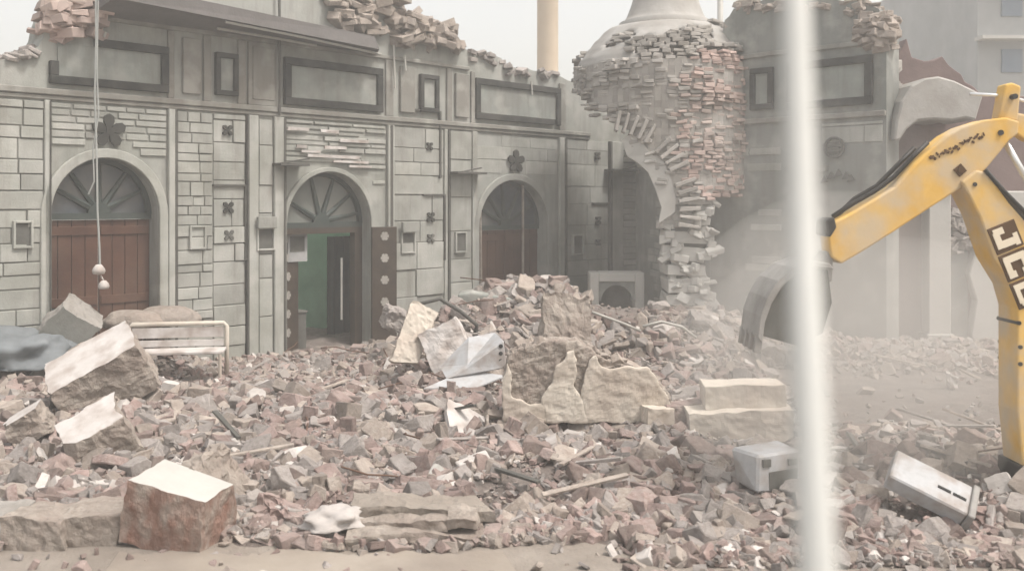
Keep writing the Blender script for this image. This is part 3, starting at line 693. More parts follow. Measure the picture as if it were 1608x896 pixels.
for v in (60, -30): m = MB(); m.b2(P(1530,0,Y).x, P(1760,0,Y).x, Y-.5, Y-.003, P(0,v+5,Y).z, P(0,v,Y).z); m.build('balcony_band', M['palewall'], o)
m = MB(); c = P(860, 0, 30)
m.lathe([(.42,-.1),(.42,.9),(.34,1.0),(.33,10.5),(.40,10.6),(.46,10.9),(.46,11.1),(.30,11.2),(.28,12.6),(.0,13.4)], (c.x, c.y), 24)
tag(m.build('minaret', M['beige'], smooth=True), 'slim beige column rising behind the wall left of the dome', 'minaret')
m = MB(); c = P(1131, 0, 25); m.tube([(c.x, c.y, 0), (c.x, c.y, 9.5)], [.085,.075], 10)
tag(m.build('thin_mast', M['rebar'], smooth=True), 'thin pale mast rising behind the dome', 'mast')

# small framed niche box standing on the rubble by the pier
Yn = 17.6; o = empty('framed_niche', (0,0,0), label='pale square stone surround with a dark arched niche above the rubble', cat='niche')
p0, p1 = P(926, 428, Yn), P(1012, 505, Yn); a, b = p0.x, p1.x; zt2, zb2 = p0.z, p1.z-.5
m = MB(); m.b2(a, a+.17, Yn, Yn+.5, zb2, zt2); m.b2(b-.17, b, Yn, Yn+.5, zb2, zt2); m.b2(a+.171, b-.171, Yn, Yn+.5, zt2-.17, zt2); m.build('surround', M['palewall'], o, bevel=.015)
m = MB(); ca, hw, n = (a+b)/2, (b-a)/2-.17, 14
zz = zt2-.17; pts = [(ca-hw, zz-.001), (ca-hw, zz-.35)]+[(ca-hw*.86*math.cos(math.pi*k/n), zz-.36+.30*math.sin(math.pi*k/n)) for k in range(n+1)]+[(ca+hw, zz-.35), (ca+hw, zz-.001)]
m.prism(pts, Yn+.06, Yn+.3); m.build('arch_spandrel', M['greygreen'], o)
m = MB(); m.b2(a+.17, b-.17, Yn+.4, Yn+.45, zb2, zz); m.build('niche_back', M['nichegrey'], o)

# ------------------------------------------------------------------ rubble pieces
def hull_chunk(n_cut, aspect, seed, fine=False):
    rnd = random.Random(seed); bm = bmesh.new(); bmesh.ops.create_cube(bm, size=1)
    for v in bm.verts: v.co = Vector((v.co.x*aspect[0], v.co.y*aspect[1], v.co.z*aspect[2]))+Vector([rnd.uniform(-.05,.05) for _ in range(3)])
    for _ in range(n_cut):
        nrm = Vector([rnd.gauss(0,1) for _ in range(3)]).normalized()
        dmax = max(v.co.dot(nrm) for v in bm.verts)
        bmesh.ops.bisect_plane(bm, geom=bm.verts[:]+bm.edges[:]+bm.faces[:], plane_co=nrm*dmax*rnd.uniform(.45,.82), plane_no=nrm, clear_outer=True)
        es = [e for e in bm.edges if e.is_boundary]
        if es: bmesh.ops.edgeloop_fill(bm, edges=es)
    bmesh.ops.bevel(bm, geom=bm.edges[:], offset=.03, segments=1, affect='EDGES', clamp_overlap=True)
    if fine:
        bmesh.ops.triangulate(bm, faces=bm.faces[:]); bmesh.ops.subdivide_edges(bm, edges=bm.edges[:], cuts=2, use_grid_fill=True)
        for v in bm.verts: v.co += noise.noise_vector(v.co*3+Vector((seed,0,0)))*.035+noise.noise_vector(v.co*9+Vector((0,seed,0)))*.022
    bmesh.ops.recalc_face_normals(bm, faces=bm.faces[:])
    me = bpy.data.meshes.new('rubble_chunk'); bm.to_mesh(me); bm.free(); return me
ASP = [(1,.48,.33),(1,.5,.34),(1,.8,.6),(1,.85,.75),(1,.35,.25),(1,.85,.3),(1,.7,.16),(1,.62,.5)]
chunks = [hull_chunk(0 if i%8 == 0 else 1+i%4, ASP[i%8], 100+i) for i in range(40)]
fine = [hull_chunk(0 if i%8 == 0 else 1+i%4, ASP[i%8], 100+i, True) for i in range(40)]
arr = []
for me in chunks:
    v = np.empty(len(me.vertices)*3); me.vertices.foreach_get('co', v)
    arr.append((v.reshape(-1,3), [tuple(p.vertices) for p in me.polygons]))
arrf = []
for me in fine:
    v = np.empty(len(me.vertices)*3); me.vertices.foreach_get('co', v); arrf.append((v.reshape(-1,3), [tuple(p.vertices) for p in me.polygons]))
colour_names = list(RUB)
def colour_pick(x, y):
    n_ = noise.noise(Vector((x*.6, y*.6, 9)))
    w_ = [.24+.3*max(n_,0), .30+.3*max(-n_,0), .24, .13, .045]
    return random.choices(range(5), w_)[0]
cand = []
CLEAR = [(785,1058,540,640,9.7),(1095,1242,596,694,9.4),(690,782,525,606,10.9),(612,690,480,570,12.2),(665,755,500,590,12.0),(198,358,498,558,13.0),(80,246,515,640,9.9),(104,216,638,742,8.3),
 (196,372,725,858,6.9),(0,196,790,862,7.0),(700,770,636,692,9.3),(788,876,690,762,8.3),(1392,1540,735,822,7.9),(1165,1242,698,768,8.3),(535,762,782,852,7.6),(495,565,785,836,7.6),(745,800,750,800,8.0),(0,75,640,690,8.9),(922,1014,425,502,17.5),
 (735,812,455,500,14.0),(1480,1512,585,628,12.4),(1170,1300,400,530,7.4),(75,150,475,550,12.1)]
def add_piece(x, y, s, sink=.18, lift=0, col=None):
    u = 804+F*x/y; v = HOR+F*(CH-hgt(x,y)-s*.5)/y; m_ = s*.45*F/y
    for a, b, c, d, Ym in (CLEAR if s > .035 else ()):
        if y < Ym and a-m_*.4 < u < b+m_*.4 and c-m_ < v < d-m_*.1: return
    cand.append((x, y, s, sink, lift, colour_pick(x, y) if col is None else col))
def vis(x, y): u = 804+F*x/y; return -160 < u < 1890
tries = 0
while len(cand) < 45000:
    y = 6.6+(20-6.6)*random.random()**1.25; x = random.uniform(-.62, .72)*y
    if not vis(x, y): continue
    f = float(smooth(np.float64(3.0), np.float64(3.5), np.float64(x))*smooth(9.6, 10.2, np.float64(y))*(1-smooth(13.2, 14.0, np.float64(y))))
    if random.random() < f*.985: continue
    front = 6.95+.12*math.sin(x*2)+(-.45 if x > .9 else 0)
    if y < front: continue
    # keep clear of the facade
    q = Vector((x, y, 0))-P0; yl = -q.x*DY+q.y*DX
    if yl > -.08: continue
    if x > 3.5 and y > 16.1: continue
    small = y < front+.4 or (x < -1.2 and y > 12.3)
    s = random.lognormvariate(math.log(.060), .52) if not small else random.uniform(.04,.12)
    s = min(max(s, .03), .19)
    if x > 2.5 and y > 8.5: s *= .75
    add_piece(x, y, s)
# loose scatter of crumbs on the road edge
for _ in range(900):
    y = random.uniform(6.2, 7.2); x = random.uniform(-.56,.56)*y
    if x < .7 and random.random() < .82: continue
    add_piece(x, y, random.uniform(.02,.07), .1)
for _ in range(15000):
    y = 6.55+8*random.random()**1.6; x = random.uniform(-.57,.57)*y
    if y < 6.95+.12*math.sin(x*2)+(-.45 if x > .9 else 0): continue
    if 3.2 < x and 9.8 < y < 13.5 and random.random() < .96: continue
    add_piece(x, y, random.uniform(.018,.05), .1, .05*random.random())
# stony crest of the middle mound
for _ in range(900):
    a = random.gauss(.9, 1.6); b = random.gauss(15.0, 1.2)
    if vis(a, b): 
        q = Vector((a, b, 0))-P0
        if -q.x*DY+q.y*DX < -.2: add_piece(a, b, random.uniform(.08,.24), .2, 0, random.choices(range(5), [.15,.35,.35,.1,.05])[0])

ZONE_U = [(0,'left of the red block'),(215,'near the red block'),(430,'before the middle doorway'),(640,'below the pale slabs'),(860,'below the cream stub'),(1080,'by the dented box'),(1290,'right of the pale pole'),(1480,'below the digger arm')]
items = []
for c in cand:
    x, y, s = c[:3]; u = 804+F*x/y; zt = hgt(x, y); v = HOR+F*(CH-zt)/y
    items.append((s/y if (0 < u < 1608 and v < 900) else 0, c, u, v))
items.sort(key=lambda k: -k[0])
def piece_matrix(c, seed):
    x, y, s, sink, lift, col = c; r_ = random.Random(seed)
    e = Euler((r_.gauss(0,.45), r_.gauss(0,.45), r_.uniform(0, 6.28)))
    if r_.random() < .25: e = Euler((r_.uniform(0,6), r_.uniform(0,6), r_.uniform(0,6)))
    z = hgt(x, y)+s*(.12+.28*r_.random())*(1-sink)+lift
    return Vector((x, y, z)), e, s*1.5
NI = 290; SZ = [(.30,'large'),(.0,'fist sized')]
seen = {}
for i, (pz, c, u, v) in enumerate(items[:NI]):
    loc, e, s = piece_matrix(c, i); ci = i % 40
    me = fine[ci]; key = (ci, c[5])
    if key not in seen:
        m2 = me.copy(); m2.name = 'rubble_chunk'; m2.materials.append(RUB[colour_names[c[5]]]); seen[key] = m2
    o = bpy.data.objects.new('rubble_chunk', seen[key]); COL.objects.link(o); o.location = loc; o.rotation_euler = e; o.scale = (s, s, s)
    zone = [n_ for a, n_ in ZONE_U if u >= a][-1]; cn = colour_names[c[5]]
    row = 'on the front slope' if v > 760 else ('in mid heap' if v > 660 else 'towards the back')
    asp = ASP[ci % 8]; shape = 'flat' if asp[2] <= .3 else ('brick shaped' if asp[1] <= .6 else 'blocky')
    tag(o, f'{shape} {cn} masonry chunk {row} {zone}', 'rubble', 'broken masonry chunks in the rubble heap')
big_v = []; fl = []; mi = []; nv = 0
for i, (pz, c, u, v) in enumerate(items[NI:]):
    loc, e, s = piece_matrix(c, 5000+i); va, fa = (arrf if i < 3200 else arr)[random.randrange(40)]
    rm_ = np.array(e.to_matrix()); w_ = (va*s) @ rm_.T + np.array(loc)
    big_v.append(w_); fl += [tuple(k+nv for k in f_) for f_ in fa]; mi += [c[5]]*len(fa); nv += len(w_)
me = bpy.data.meshes.new('rubble'); me.from_pydata(np.vstack(big_v).tolist(), [], fl)
for k in colour_names: me.materials.append(RUB[k])
me.polygons.foreach_set('material_index', mi); me.update()
o = bpy.data.objects.new('rubble', me); COL.objects.link(o)
tag(o, 'mass of small broken bricks, mortar and stone covering the heap', 'rubble', kind='stuff')

# ------------------------------------------------------------------ large single blocks and slabs
def from_px(name, mt, label, cat, faces_px, Y, thick, bevel=.02, **k): pass
def block(name, c, dim, rot, mats, label, cat, rough=.03, cuts=0, seed=1, toponly=None, bev=.012):
    """battered block: subdivided box with displaced sides, one face kept flat (the plastered one, material 1)"""
    rnd = random.Random(seed); bm = bmesh.new(); bmesh.ops.create_cube(bm, size=1)
    bmesh.ops.subdivide_edges(bm, edges=bm.edges[:], cuts=22, use_grid_fill=True)
    for v in bm.verts:
        p = v.co.copy(); q = Vector((p.x*dim[0], p.y*dim[1], p.z*dim[2]))
        nz = noise.noise_vector(q*2.6+Vector((seed*3.1, 0, seed)))*rough*2.2+noise.noise_vector(q*8+Vector((seed, 5, 0)))*rough*1.2+noise.noise_vector(q*21)*rough*.6
        flat = toponly is not None and abs(p[toponly[0]]*toponly[1]-.5) < .01
        if flat: nz[toponly[0]] = 0
        v.co = q+nz
    for f_ in bm.faces:
        f_.material_index = 1 if (toponly is not None and all(abs((v.co[toponly[0]]/dim[toponly[0]])*toponly[1]-.5) < .012 for v in f_.verts)) else 0
    for _ in range(cuts):
        nrm = Vector([rnd.gauss(0,1) for _ in range(3)]).normalized(); dmax = max(v.co.dot(nrm) for v in bm.verts)
        bmesh.ops.bisect_plane(bm, geom=bm.verts[:]+bm.edges[:]+bm.faces[:], plane_co=nrm*dmax*rnd.uniform(.72,.85), plane_no=nrm, clear_outer=True)
        es = [e for e in bm.edges if e.is_boundary]
        if es: bmesh.ops.edgeloop_fill(bm, edges=es)
    me = bpy.data.meshes.new(name); bm.to_mesh(me); bm.free()
    for m_ in mats: me.materials.append(m_)
    o = bpy.data.objects.new(name, me); COL.objects.link(o); o.location = c; o.rotation_euler = [R(a) for a in rot]
    b = o.modifiers.new('bevel', 'BEVEL'); b.width = bev; b.segments = 2; b.limit_method = 'ANGLE'; b.angle_limit = R(40)
    return tag(o, label, cat)
block('masonry_block', P(162,588,10.2), (.92,.66,.56), (21,-29,20), [M['mortar'], M['white']], 'large masonry block with white plastered top leaning before the left door', 'masonry block', .022, 1, 3, (2,1))
block('masonry_block', P(158,690,8.6), (.52,.46,.46), (20,-27,26), [M['mortar'], M['white']], 'middle sized masonry block with white face below the largest white block', 'masonry block', .022, 1, 5, (2,1))
block('brick_block', P(284,800,7.05), (.64,.46,.47), (4,10,-14), [M['redbrick'], M['palewall']], 'red brick block with pale flat top at the road edge', 'brick block', .013, 1, 8, (2,1), .02)
block('masonry_block', P(345,765,7.5), (.16,.5,.6), (10,-22,-12), [M['mortar'], M['mortar']], 'narrow grey brown masonry piece leaning against the red brick block', 'masonry block', .035, 0, 11)
block('masonry_block', P(112,510,12.4), (.52,.5,.5), (20,38,28), [M['greybrick'], M['facing']], 'grey carved block propped below the left door', 'carved block', .02, 0, 12, (1,-1))
block('masonry_block', P(48,668,8.9), (.32,.3,.28), (10,-32,10), [M['mortar'], M['white']], 'small white faced block at the left edge of the heap', 'masonry block', .03, 1, 14, (2,1))
block('kerb_block', P(155,822,7.15), (.42,.44,.27), (0,0,4), [M['mortar'], M['mortar']], 'square grey kerb block beside the red brick block', 'kerb stone', .015, 0, 21)
block('kerb_block', P(78,828,7.1), (.46,.5,.25), (0,0,-3), [M['mortar'], M['mortar']], 'middle kerb block of the row at the left corner', 'kerb stone', .02, 0, 22)
block('kerb_block', P(-22,828,7.1), (.48,.5,.25), (0,0,2), [M['greybrick'], M['mortar']], 'kerb block cut by the left edge of the picture', 'kerb stone', .015, 0, 23)
block('plaster_slab', P(650,528,12.5), (.36,.14,.86), (-20,26,10), [M['cream'], M['cream']], 'tall beige slab leaning right of the open doorway', 'slab', .02, 1, 31)
block('plaster_slab', P(702,545,12.3), (.55,.12,.62), (-25,-28,0), [M['white'], M['white']], 'white plaster slab leaning between the beige slab and the white unit', 'slab', .015, 1, 32)
block('plaster_slab', P(732,664,9.6), (.46,.42,.06), (28,24,10), [M['white'], M['white']], 'pinkish flat slab lying below the white unit', 'slab', .012, 1, 35)
block('plaster_slab', P(832,722,8.6), (.60,.30,.10), (12,-30,-6), [M['mortar'], M['white']], 'long narrow white topped slab tilted in the middle of the heap', 'slab', .012, 0, 36, (2,1))
block('plaster_slab', P(690,770,8.1), (.32,.06,.32), (-30,40,10), [M['palewall'], M['palewall']], 'pale pointed slab standing above the layered slabs', 'slab', .01, 2, 37)
block('masonry_block', P(843,756,8.6), (.6,.4,.3), (5,-12,5), [M['mortar'], M['mortar']], 'dark masonry lump under the long white topped slab', 'masonry block', .05, 1, 38)
block('plaster_slab', P(405,643,10.2), (.2,.1,.16), (10,40,0), [M['white'], M['white']], 'small bright white plaster piece behind the red brick block', 'plaster piece', .01, 1, 39)
for (u, v, Y, s, lab) in ((978,802,7.7,.11,'small white fragment low on the slope below the cream stub'),(1085,815,7.6,.12,'small white fragment left of the pale pole'),(1447,803,7.7,.12,'small white fragment under the dented metal cabinet'),(1408,0,0,0,''),(935,745,8.6,.13,'small pale fragment in the middle of the grey rubble'),(140,708,8.5,.13,'small pale fragment below the middle sized masonry block'),(182,762,7.9,.1,'small pale fragment above the square kerb block')):
    if not Y: continue
    block('plaster_fragment', P(u, v, Y), (s, s*.6, s*.7), (random.uniform(-40,40), random.uniform(-40,40), 20), [M['white'], M['white']], lab, 'plaster piece', .008, 2, int(u))
# low cream wall stub with ragged top
Ys = 9.75
ROUGH = bpy.data.textures.new('rough', 'CLOUDS'); ROUGH.noise_scale = .09; ROUGH.noise_depth = 4
stub = empty('wall_stub', (0,0,0), label='low torn wall stub with cream plaster skin over brown masonry', cat='wall stub')
def stub_part(name, mt, pts, y0, y1, amp):
    q = [(P(u, v, Ys).x, P(u, v, Ys).z) for u, v in pts]; q = jag(q+[q[0]], amp, .05)[:-1]; m = MB(); m.prism(q, Ys+y0, Ys+y1)
    o = m.build(name, mt, stub)
    rm_ = o.modifiers.new('remesh', 'REMESH'); rm_.mode = 'VOXEL'; rm_.voxel_size = .016
    dp_ = o.modifiers.new('rough', 'DISPLACE'); dp_.texture = ROUGH; dp_.strength = .03 if amp > .012 else .08; dp_.mid_level = .5; dp_.texture_coords = 'LOCAL'
    return o
stub_part('masonry_core', M['mortar'], [(790,662),(791,594),(798,560),(818,546),(850,538),(880,534),(905,536),(930,548),(950,566),(985,578),(1020,586),(1046,612),(1056,632),(1056,662)], .0, .34, .012)
for pts in ([(790,662),(789,602),(796,568),(802,584),(803,622),(832,634),(858,628),(868,662)], [(856,662),(850,622),(866,600),(872,574),(882,568),(890,552),(902,549),(906,580),(900,604),(914,624),(924,662)], [(920,662),(912,620),(916,590),(924,566),(936,556),(944,574),(958,578),(985,574),(1018,576),(1030,590),(1036,607),(1050,626),(1058,640),(1058,662)]):
    stub_part('plaster_skin', M['cream'], pts, -.05-random.random()*.05, -.002, .013)
m = MB()
for k in range(80):
    u = random.uniform(800,1040); v = 540+max(0,u-900)*.42; p = P(u, v+random.uniform(-4,14), Ys+random.uniform(.05,.3))
    m.box(p, (random.uniform(.05,.16), random.uniform(.05,.14), random.uniform(.04,.09)), Euler((random.gauss(0,.4), random.gauss(0,.4), random.gauss(0,.8))).to_matrix(), jit=.015)
m.build('broken_masonry', RUB['tan'], stub, bevel=.005)
block('cream_block', P(1165,618,9.55), (.78,.4,.24), (0,-2,-4), [M['cream'], M['cream']], 'upper cream plastered block of the two beside the pale pole', 'plaster block', .008, 0, 45)
block('cream_block', P(1158,668,9.45), (.98,.5,.38), (0,-3,-4), [M['cream'], M['cream']], 'lower cream plastered block of the two beside the pale pole', 'plaster block', .012, 1, 46)
block('cream_block', P(1030,650,9.6), (.26,.3,.16), (0,4,10), [M['cream'], M['cream']], 'small cream block at the right foot of the torn stub', 'plaster block', .01, 1, 47)
block('cream_block', P(1075,645,9.75), (.4,.3,.2), (0,0,6), [RUB['pinkish'], RUB['pinkish']], 'brown brick core between the cream stub and cream blocks', 'brick core', .02, 0, 48)
# pale basin like slab on top of the mound
m = MB(); pts = [(718,462),(740,458),(800,468),(812,476),(800,498),(745,508),(728,500)]
m.prism([(P(u,v,14.2).x, P(u,v,14.2).z) for u, v in pts], 14.2, 14.7)
tag(m.build('stone_basin', M['panel'], bevel=.03, seg=2), 'pale greenish stone trough half buried on top of the middle mound', 'trough')
# torn upright slab on the mound
block('plaster_slab', P(885,527,12.6), (.62,.3,1.0), (-14,6,8), [M['mortar'], M['palewall']], 'tall grey beige slab standing on the middle mound', 'slab', .03, 2, 50)
for k, (u, v, Y, d, r_, lab) in enumerate([(1105,520,13.9,(.5,.3,.35),(20,20,0),'pale angular block at the right end of the mound'),(1060,525,14,(.45,.25,.3),(10,-20,30),'grey angular block on the mound before the striped pier'),(620,500,14.3,(.3,.25,.3),(20,10,30),'small brown block beside the open door leaf'),(1215,560,13.5,(.5,.4,.3),(10,5,10),'grey block half behind the pale pole on the mound')]):
    block('masonry_block', P(u, v, Y), d, r_, [RUB['grey'], M['palewall']], lab, 'masonry block', .035, 1, 60+k)
# bent strips on the mound
for k, (pts, lab) in enumerate([([(655,478),(690,470),(720,490),(748,515),(740,545)],'dark bent metal strip hanging over the white slab'),([(1010,512),(1040,506),(1075,516),(1100,535)],'pale bent strip on the right part of the mound'),([(930,490),(955,500),(985,512),(1010,524)],'thin bent rod below the framed niche')]):
    m = MB(); m.tube([P(u, v, 13.0) + Vector((0, .1*i, 0)) for i, (u, v) in enumerate(pts)], .028 if k == 0 else .02, 6); tag(m.build('bent_strip', M['iron'] if k == 0 else M['rebar'], smooth=True), lab, 'metal strip')
# wooden laths / rods scattered
for k in range(26):
    y = random.uniform(7.6, 14.5); u = random.uniform(350, 1560); x = (u-804)/F*y
    m = MB(); L0 = random.uniform(.3,.8); a = random.uniform(0, 3.14); m.box((0,0,0), (L0,.05,.025), jit=.006)
    o = m.build('wood_lath', [RUB['tan'], RUB['grey'], M['iron']][k%3], bevel=.004); o.location = (x, y, hgt(x,y)+.13); o.rotation_euler = (random.gauss(0,.2), random.gauss(0,.25), a)
    zone = [n_ for a_, n_ in ZONE_U if u >= a_][-1]
    tag(o, f'thin {["tan","grey","dark"][k%3]} lath lying in the rubble {zone}', 'lath', 'thin laths sticking out of the rubble')

M['rust'] = material('rusty_steel', (.14,.08,.055), (.22,.13,.09), 8, .2, 30, rough=.7)
for k in range(16):
    y = random.uniform(7.5, 15.0); u = random.uniform(330, 1180 if y > 9 else 1560); x = (u-804)/F*y; z = hgt(x, y)+.08; a = random.uniform(0, 6.28); L0 = random.uniform(.35,.8)
    pts = [(x+math.cos(a)*L0*q+.05*math.sin(q*5+k), y+math.sin(a)*L0*q, z+.22*q*random.uniform(.5,1)) for q in (0,.3,.6,1)]
    m = MB(); m.tube(pts, .009, 6); zone = [n_ for a_, n_ in ZONE_U if u >= a_][-1]
    tag(m.build('reinforcing_bar', M['rust'], smooth=True), f'bent rusty steel bar sticking out of the rubble {zone}', 'steel bar', 'rusty bars in the rubble')
# white unit with three dark holes
o = empty('white_unit', P(742,572,11.2), R(14), label='white box shaped unit with three dark holes, tipped on the heap', cat='metal unit')
m = MB(); m.add([(-.36,-.22,-.12),(.36,-.22,-.02),(.36,.22,-.02),(-.36,.22,-.05),(-.10,-.20,.02),(.33,-.20,.30),(.33,.22,.34),(.0,.22,.30)],
  [(0,3,2,1),(4,5,6,7),(0,1,5,4),(1,2,6,5),(2,3,7,6),(3,0,4,7)]); m.build('casing', M['whitemetal'], o, bevel=.015)
m = MB()
for k in range(3): m.lathe([(.0,0),(.022,0),(.022,.012),(0,.012)], (0,0), 12)
mm = MB()
for k in range(3):
    mm.tube([(.29, -.212, .235-.085*k), (.29, -.20, .235-.085*k)], .024, 12)
mm.build('hole', M['slot'], o)
m = MB(); m.add([(-.62,-.30,-.19),(-.02,-.34,-.2),(.34,-.24,-.10),(-.1,-.12,-.04),(-.62,-.30,-.205),(-.02,-.34,-.215),(.34,-.24,-.115),(-.1,-.12,-.055)], [(0,1,2,3),(7,6,5,4),(0,4,5,1),(1,5,6,2),(2,6,7,3),(3,7,4,0)])
m.build('flap', M['whitemetal'], o)

# white metal drawer / cabinet lying in the front right rubble
o = empty('metal_cabinet', P(1470,772,7.15), 0, label='dented grey white metal cabinet with two dark slots lying front right', cat='metal cabinet'); o.rotation_euler = (R(30), R(24), R(-20)); o.scale = (.80, .80, .80)
m = MB(); m.b2(-.44,.28,-.18,.20,-.09,.09); m.build('casing', M['whitemetal'], o, bevel=.015)
m = MB(); m.b2(-.02,.10,-.03,.0,.091,.098); m.b2(.12,.24,-.03,.0,.091,.098); m.build('slot', M['slot'], o)
m = MB(); m.b2(.282,.34,-.2,.22,-.11,.11); m.b2(.341,.36,-.12,.14,-.05,.05); m.build('front_plate', M['dustysteel'], o, bevel=.01)
# dented white box left of pole
o = empty('metal_box', P(1203,735,7.8), R(20), label='dented pale box with dark openings just left of the pale pole', cat='metal box')
m = MB(); m.box((0,0,0), (.42,.34,.30), jit=.03); m.build('casing', M['whitemetal'], o, bevel=.02)
m = MB(); m.box((.03,-.176,-.04), (.26,.03,.14), jit=.01); m.box((-.12,-.176,.10), (.07,.03,.06)); m.box((.12,-.176,.09), (.08,.03,.05)); m.build('opening', M['nichegrey'], o)

# pale metal bench frame
o = empty('metal_bench', PG(278, 600, .15)+Vector((-.1,.50,0)), R(10), label='pale metal bench frame standing in rubble before the left door', cat='bench')
o.location.x = P(280, 0, o.location.y).x; bx = o.location; 
hz = P(278,508,bx.y).z-bx.z; wq = (P(352,0,bx.y).x-P(205,0,bx.y).x)/2
m = MB(); m.tube([(-wq,0,-.2),(-wq,0,hz-.04),(-wq+.04,0,hz),(wq-.04,0,hz),(wq,0,hz-.04),(wq,0,-.2)], .03, 8); m.build('back_frame', M['cream'], o, smooth=True)
m = MB(); m.b2(-wq+.04, wq-.04, -.012, .012, hz-.19, hz-.05); m.b2(-wq+.04, wq-.04, -.012, .012, hz-.31, hz-.22); m.build('back_slat', M['white'], o, bevel=.005)
m = MB(); m.b2(-wq, wq, -.42, -.03, hz-.36, hz-.32); m.build('seat', M['white'], o, bevel=.008)
for sx in (-1, 1):
    m = MB(); m.tube([(sx*(wq-.04), -.4, -.2), (sx*(wq-.04), -.4, hz-.36)], .022, 8); m.build('leg', M['cream'], o)

# dusty mound of sacks behind the bench
def lump(name, c, dim, mt, label, cat, seed, amp=.22, rz=0):
    bm = bmesh.new(); bmesh.ops.create_icosphere(bm, subdivisions=4, radius=1)
    for v in bm.verts:
        k = 1+noise.noise(v.co*1.6+Vector((seed,0,0)))*amp+abs(noise.noise(v.co*4+Vector((0,seed,0))))*amp*.45
        v.co = Vector((v.co.x*dim[0]*k, v.co.y*dim[1]*k, max(v.co.z*dim[2]*k, -dim[2]*.4)))
    for f_ in bm.faces: f_.smooth = True
    me = bpy.data.meshes.new(name); bm.to_mesh(me); bm.free(); me.materials.append(mt)
    o = bpy.data.objects.new(name, me); COL.objects.link(o); o.location = c; o.rotation_euler = (0,0,rz); return tag(o, label, cat)
lump('cement_sack', P(208,505,13.2), (.40,.28,.17), M['mortar'], 'dusty sack lying at the left behind the metal bench', 'sack', 2, .15)
lump('cement_sack', P(262,500,13.5), (.45,.28,.18), RUB['tan'], 'brown sack lying behind the middle of the metal bench', 'sack', 5, .15)
lump('tarpaulin', P(30,556,12.0), (.72,.5,.30), M['tarp'], 'crumpled blue grey tarpaulin at the left edge below the niche', 'tarpaulin', 9, .6)
lump('dark_bag', P(22,512,12.9), (.62,.35,.30), M['curtain'], 'dark green black bag behind the blue grey tarpaulin', 'bag', 4, .5)
lump('cloth_rag', P(525,815,7.1), (.23,.16,.085), M['cloth'], 'crumpled white pink rag at the left end of layered slabs', 'rag', 6, .55, .2)
# layered slabs stacked at the front
for k, (u0, u1, v, Y, mt, lab) in enumerate([(545,760,838,6.95,'mortar','bottom slab of the layered stack at the road edge'),(560,705,816,7.05,'mortar','middle slab of the layered stack at the road edge'),(550,775,799,7.15,'soil','topmost long slab of the layered stack at the road edge'),(700,748,820,6.95,'mortar','short slab on the right of the layered stack')]):
    a, b = P(u0,v,Y), P(u1,v,Y)
    block('stone_slab', (a+b)/2+Vector((0,.12,-.02)), ((b-a).length, .36-.05*k, .075), (4+2*k, (-1)**k*1.5, (-1)**k*2), [M[mt], M[mt]], lab, 'stone slab', .018, 1 if k < 3 else 2, 70+k)
block('masonry_block', P(450,822,7.3), (.4,.3,.22), (10,10,10), [RUB['pinkish'], RUB['pinkish']], 'rounded pinkish lump between the red brick block and the rag', 'masonry block', .05, 1, 81)
block('white_sack', P(1495,607,12.6), (.18,.15,.34), (0,12,20), [M['white'], M['white']], 'small white lump standing on the dusty floor by the digger', 'plaster piece', .06, 1, 82)

# ------------------------------------------------------------------ digger arm
dg = empty('backhoe_digger', (5.6, 7.7, 0), 0, label='yellow backhoe digger arm reaching in from the right edge', cat='digger')
Yd = 7.7
def E(u, v): p = P(u, v, Yd); return (p.x-5.6, p.z)
def beam(pts, y0, y1, name, mt, parent=dg, bevel=.015):
    m = MB(); m.prism([E(u, v) for u, v in pts], y0, y1); return m.build(name, mt, parent, bevel=bevel, seg=2)
dip = [(1298,402),(1294,372),(1300,350),(1330,334),(1397,294),(1428,258),(1455,233),(1478,214),(1501,201),(1535,190),(1568,186),(1590,192),(1588,212),(1574,222),(1560,240),(1540,264),(1518,284),(1458,322),(1394,364),(1350,392),(1314,413)]
dp = beam(dip, -.11, .11, 'dipper', M['yellow'])
beam([(1562,188),(1572,134),(1583,131),(1597,137),(1594,168),(1592,192)], -.07, .07, 'dipper_lug', M['yellow'])
bo = beam([(1496,286),(1520,268),(1536,272),(1569,318),(1606,360),(1640,420),(1664,480),(1668,724),(1590,724),(1582,640),(1582,480),(1572,446),(1546,404),(1524,340),(1508,308)], -.155, .155, 'boom', M['yellow'])
beam([(1580,176),(1700,196),(1720,240),(1608,222),(1586,208)], -.05, .05, 'ram_bracket', M['yellow'])
def pins(lst, name, parent, mt, y, r):
    for u, v in lst:
        x, z = E(u, v); m = MB(); m.tube([(x, y, z), (x, -y, z)], r, 14); m.build(name, mt, parent)
pins([(1582,154),(1560,210)], 'pin', dp, M['blacksteel'], .125, .022)
pins([(1516,290),(1592,455),(1584,503),(1586,540),(1586,566)], 'pin', bo, M['blacksteel'], .163, .017)
m = MB(); x, z = E(1497,268); m.box((x, -.117, z), (.075,.012,.075), Euler((0, R(50), 0)).to_matrix()); m.box((x, -.124, z), (.035,.01,.035), Euler((0, R(5), 0)).to_matrix()); m.build('diamond_mark', M['brownink'], dp)
# row of small worn characters on the dipper
m = MB()
for k in range(26):
    f = k/25; u, v = 1452+f*82, 247-f*37+4*math.sin(f*3.1)+random.uniform(-4,5); x, z = E(u, v)
    m.box((x, -.114, z), (random.uniform(.008,.028),.008,random.uniform(.008,.03)), Euler((0, R(random.uniform(-60,60)), 0)).to_matrix(), jit=.003)
m.build('worn_lettering', M['brownink'], dp)
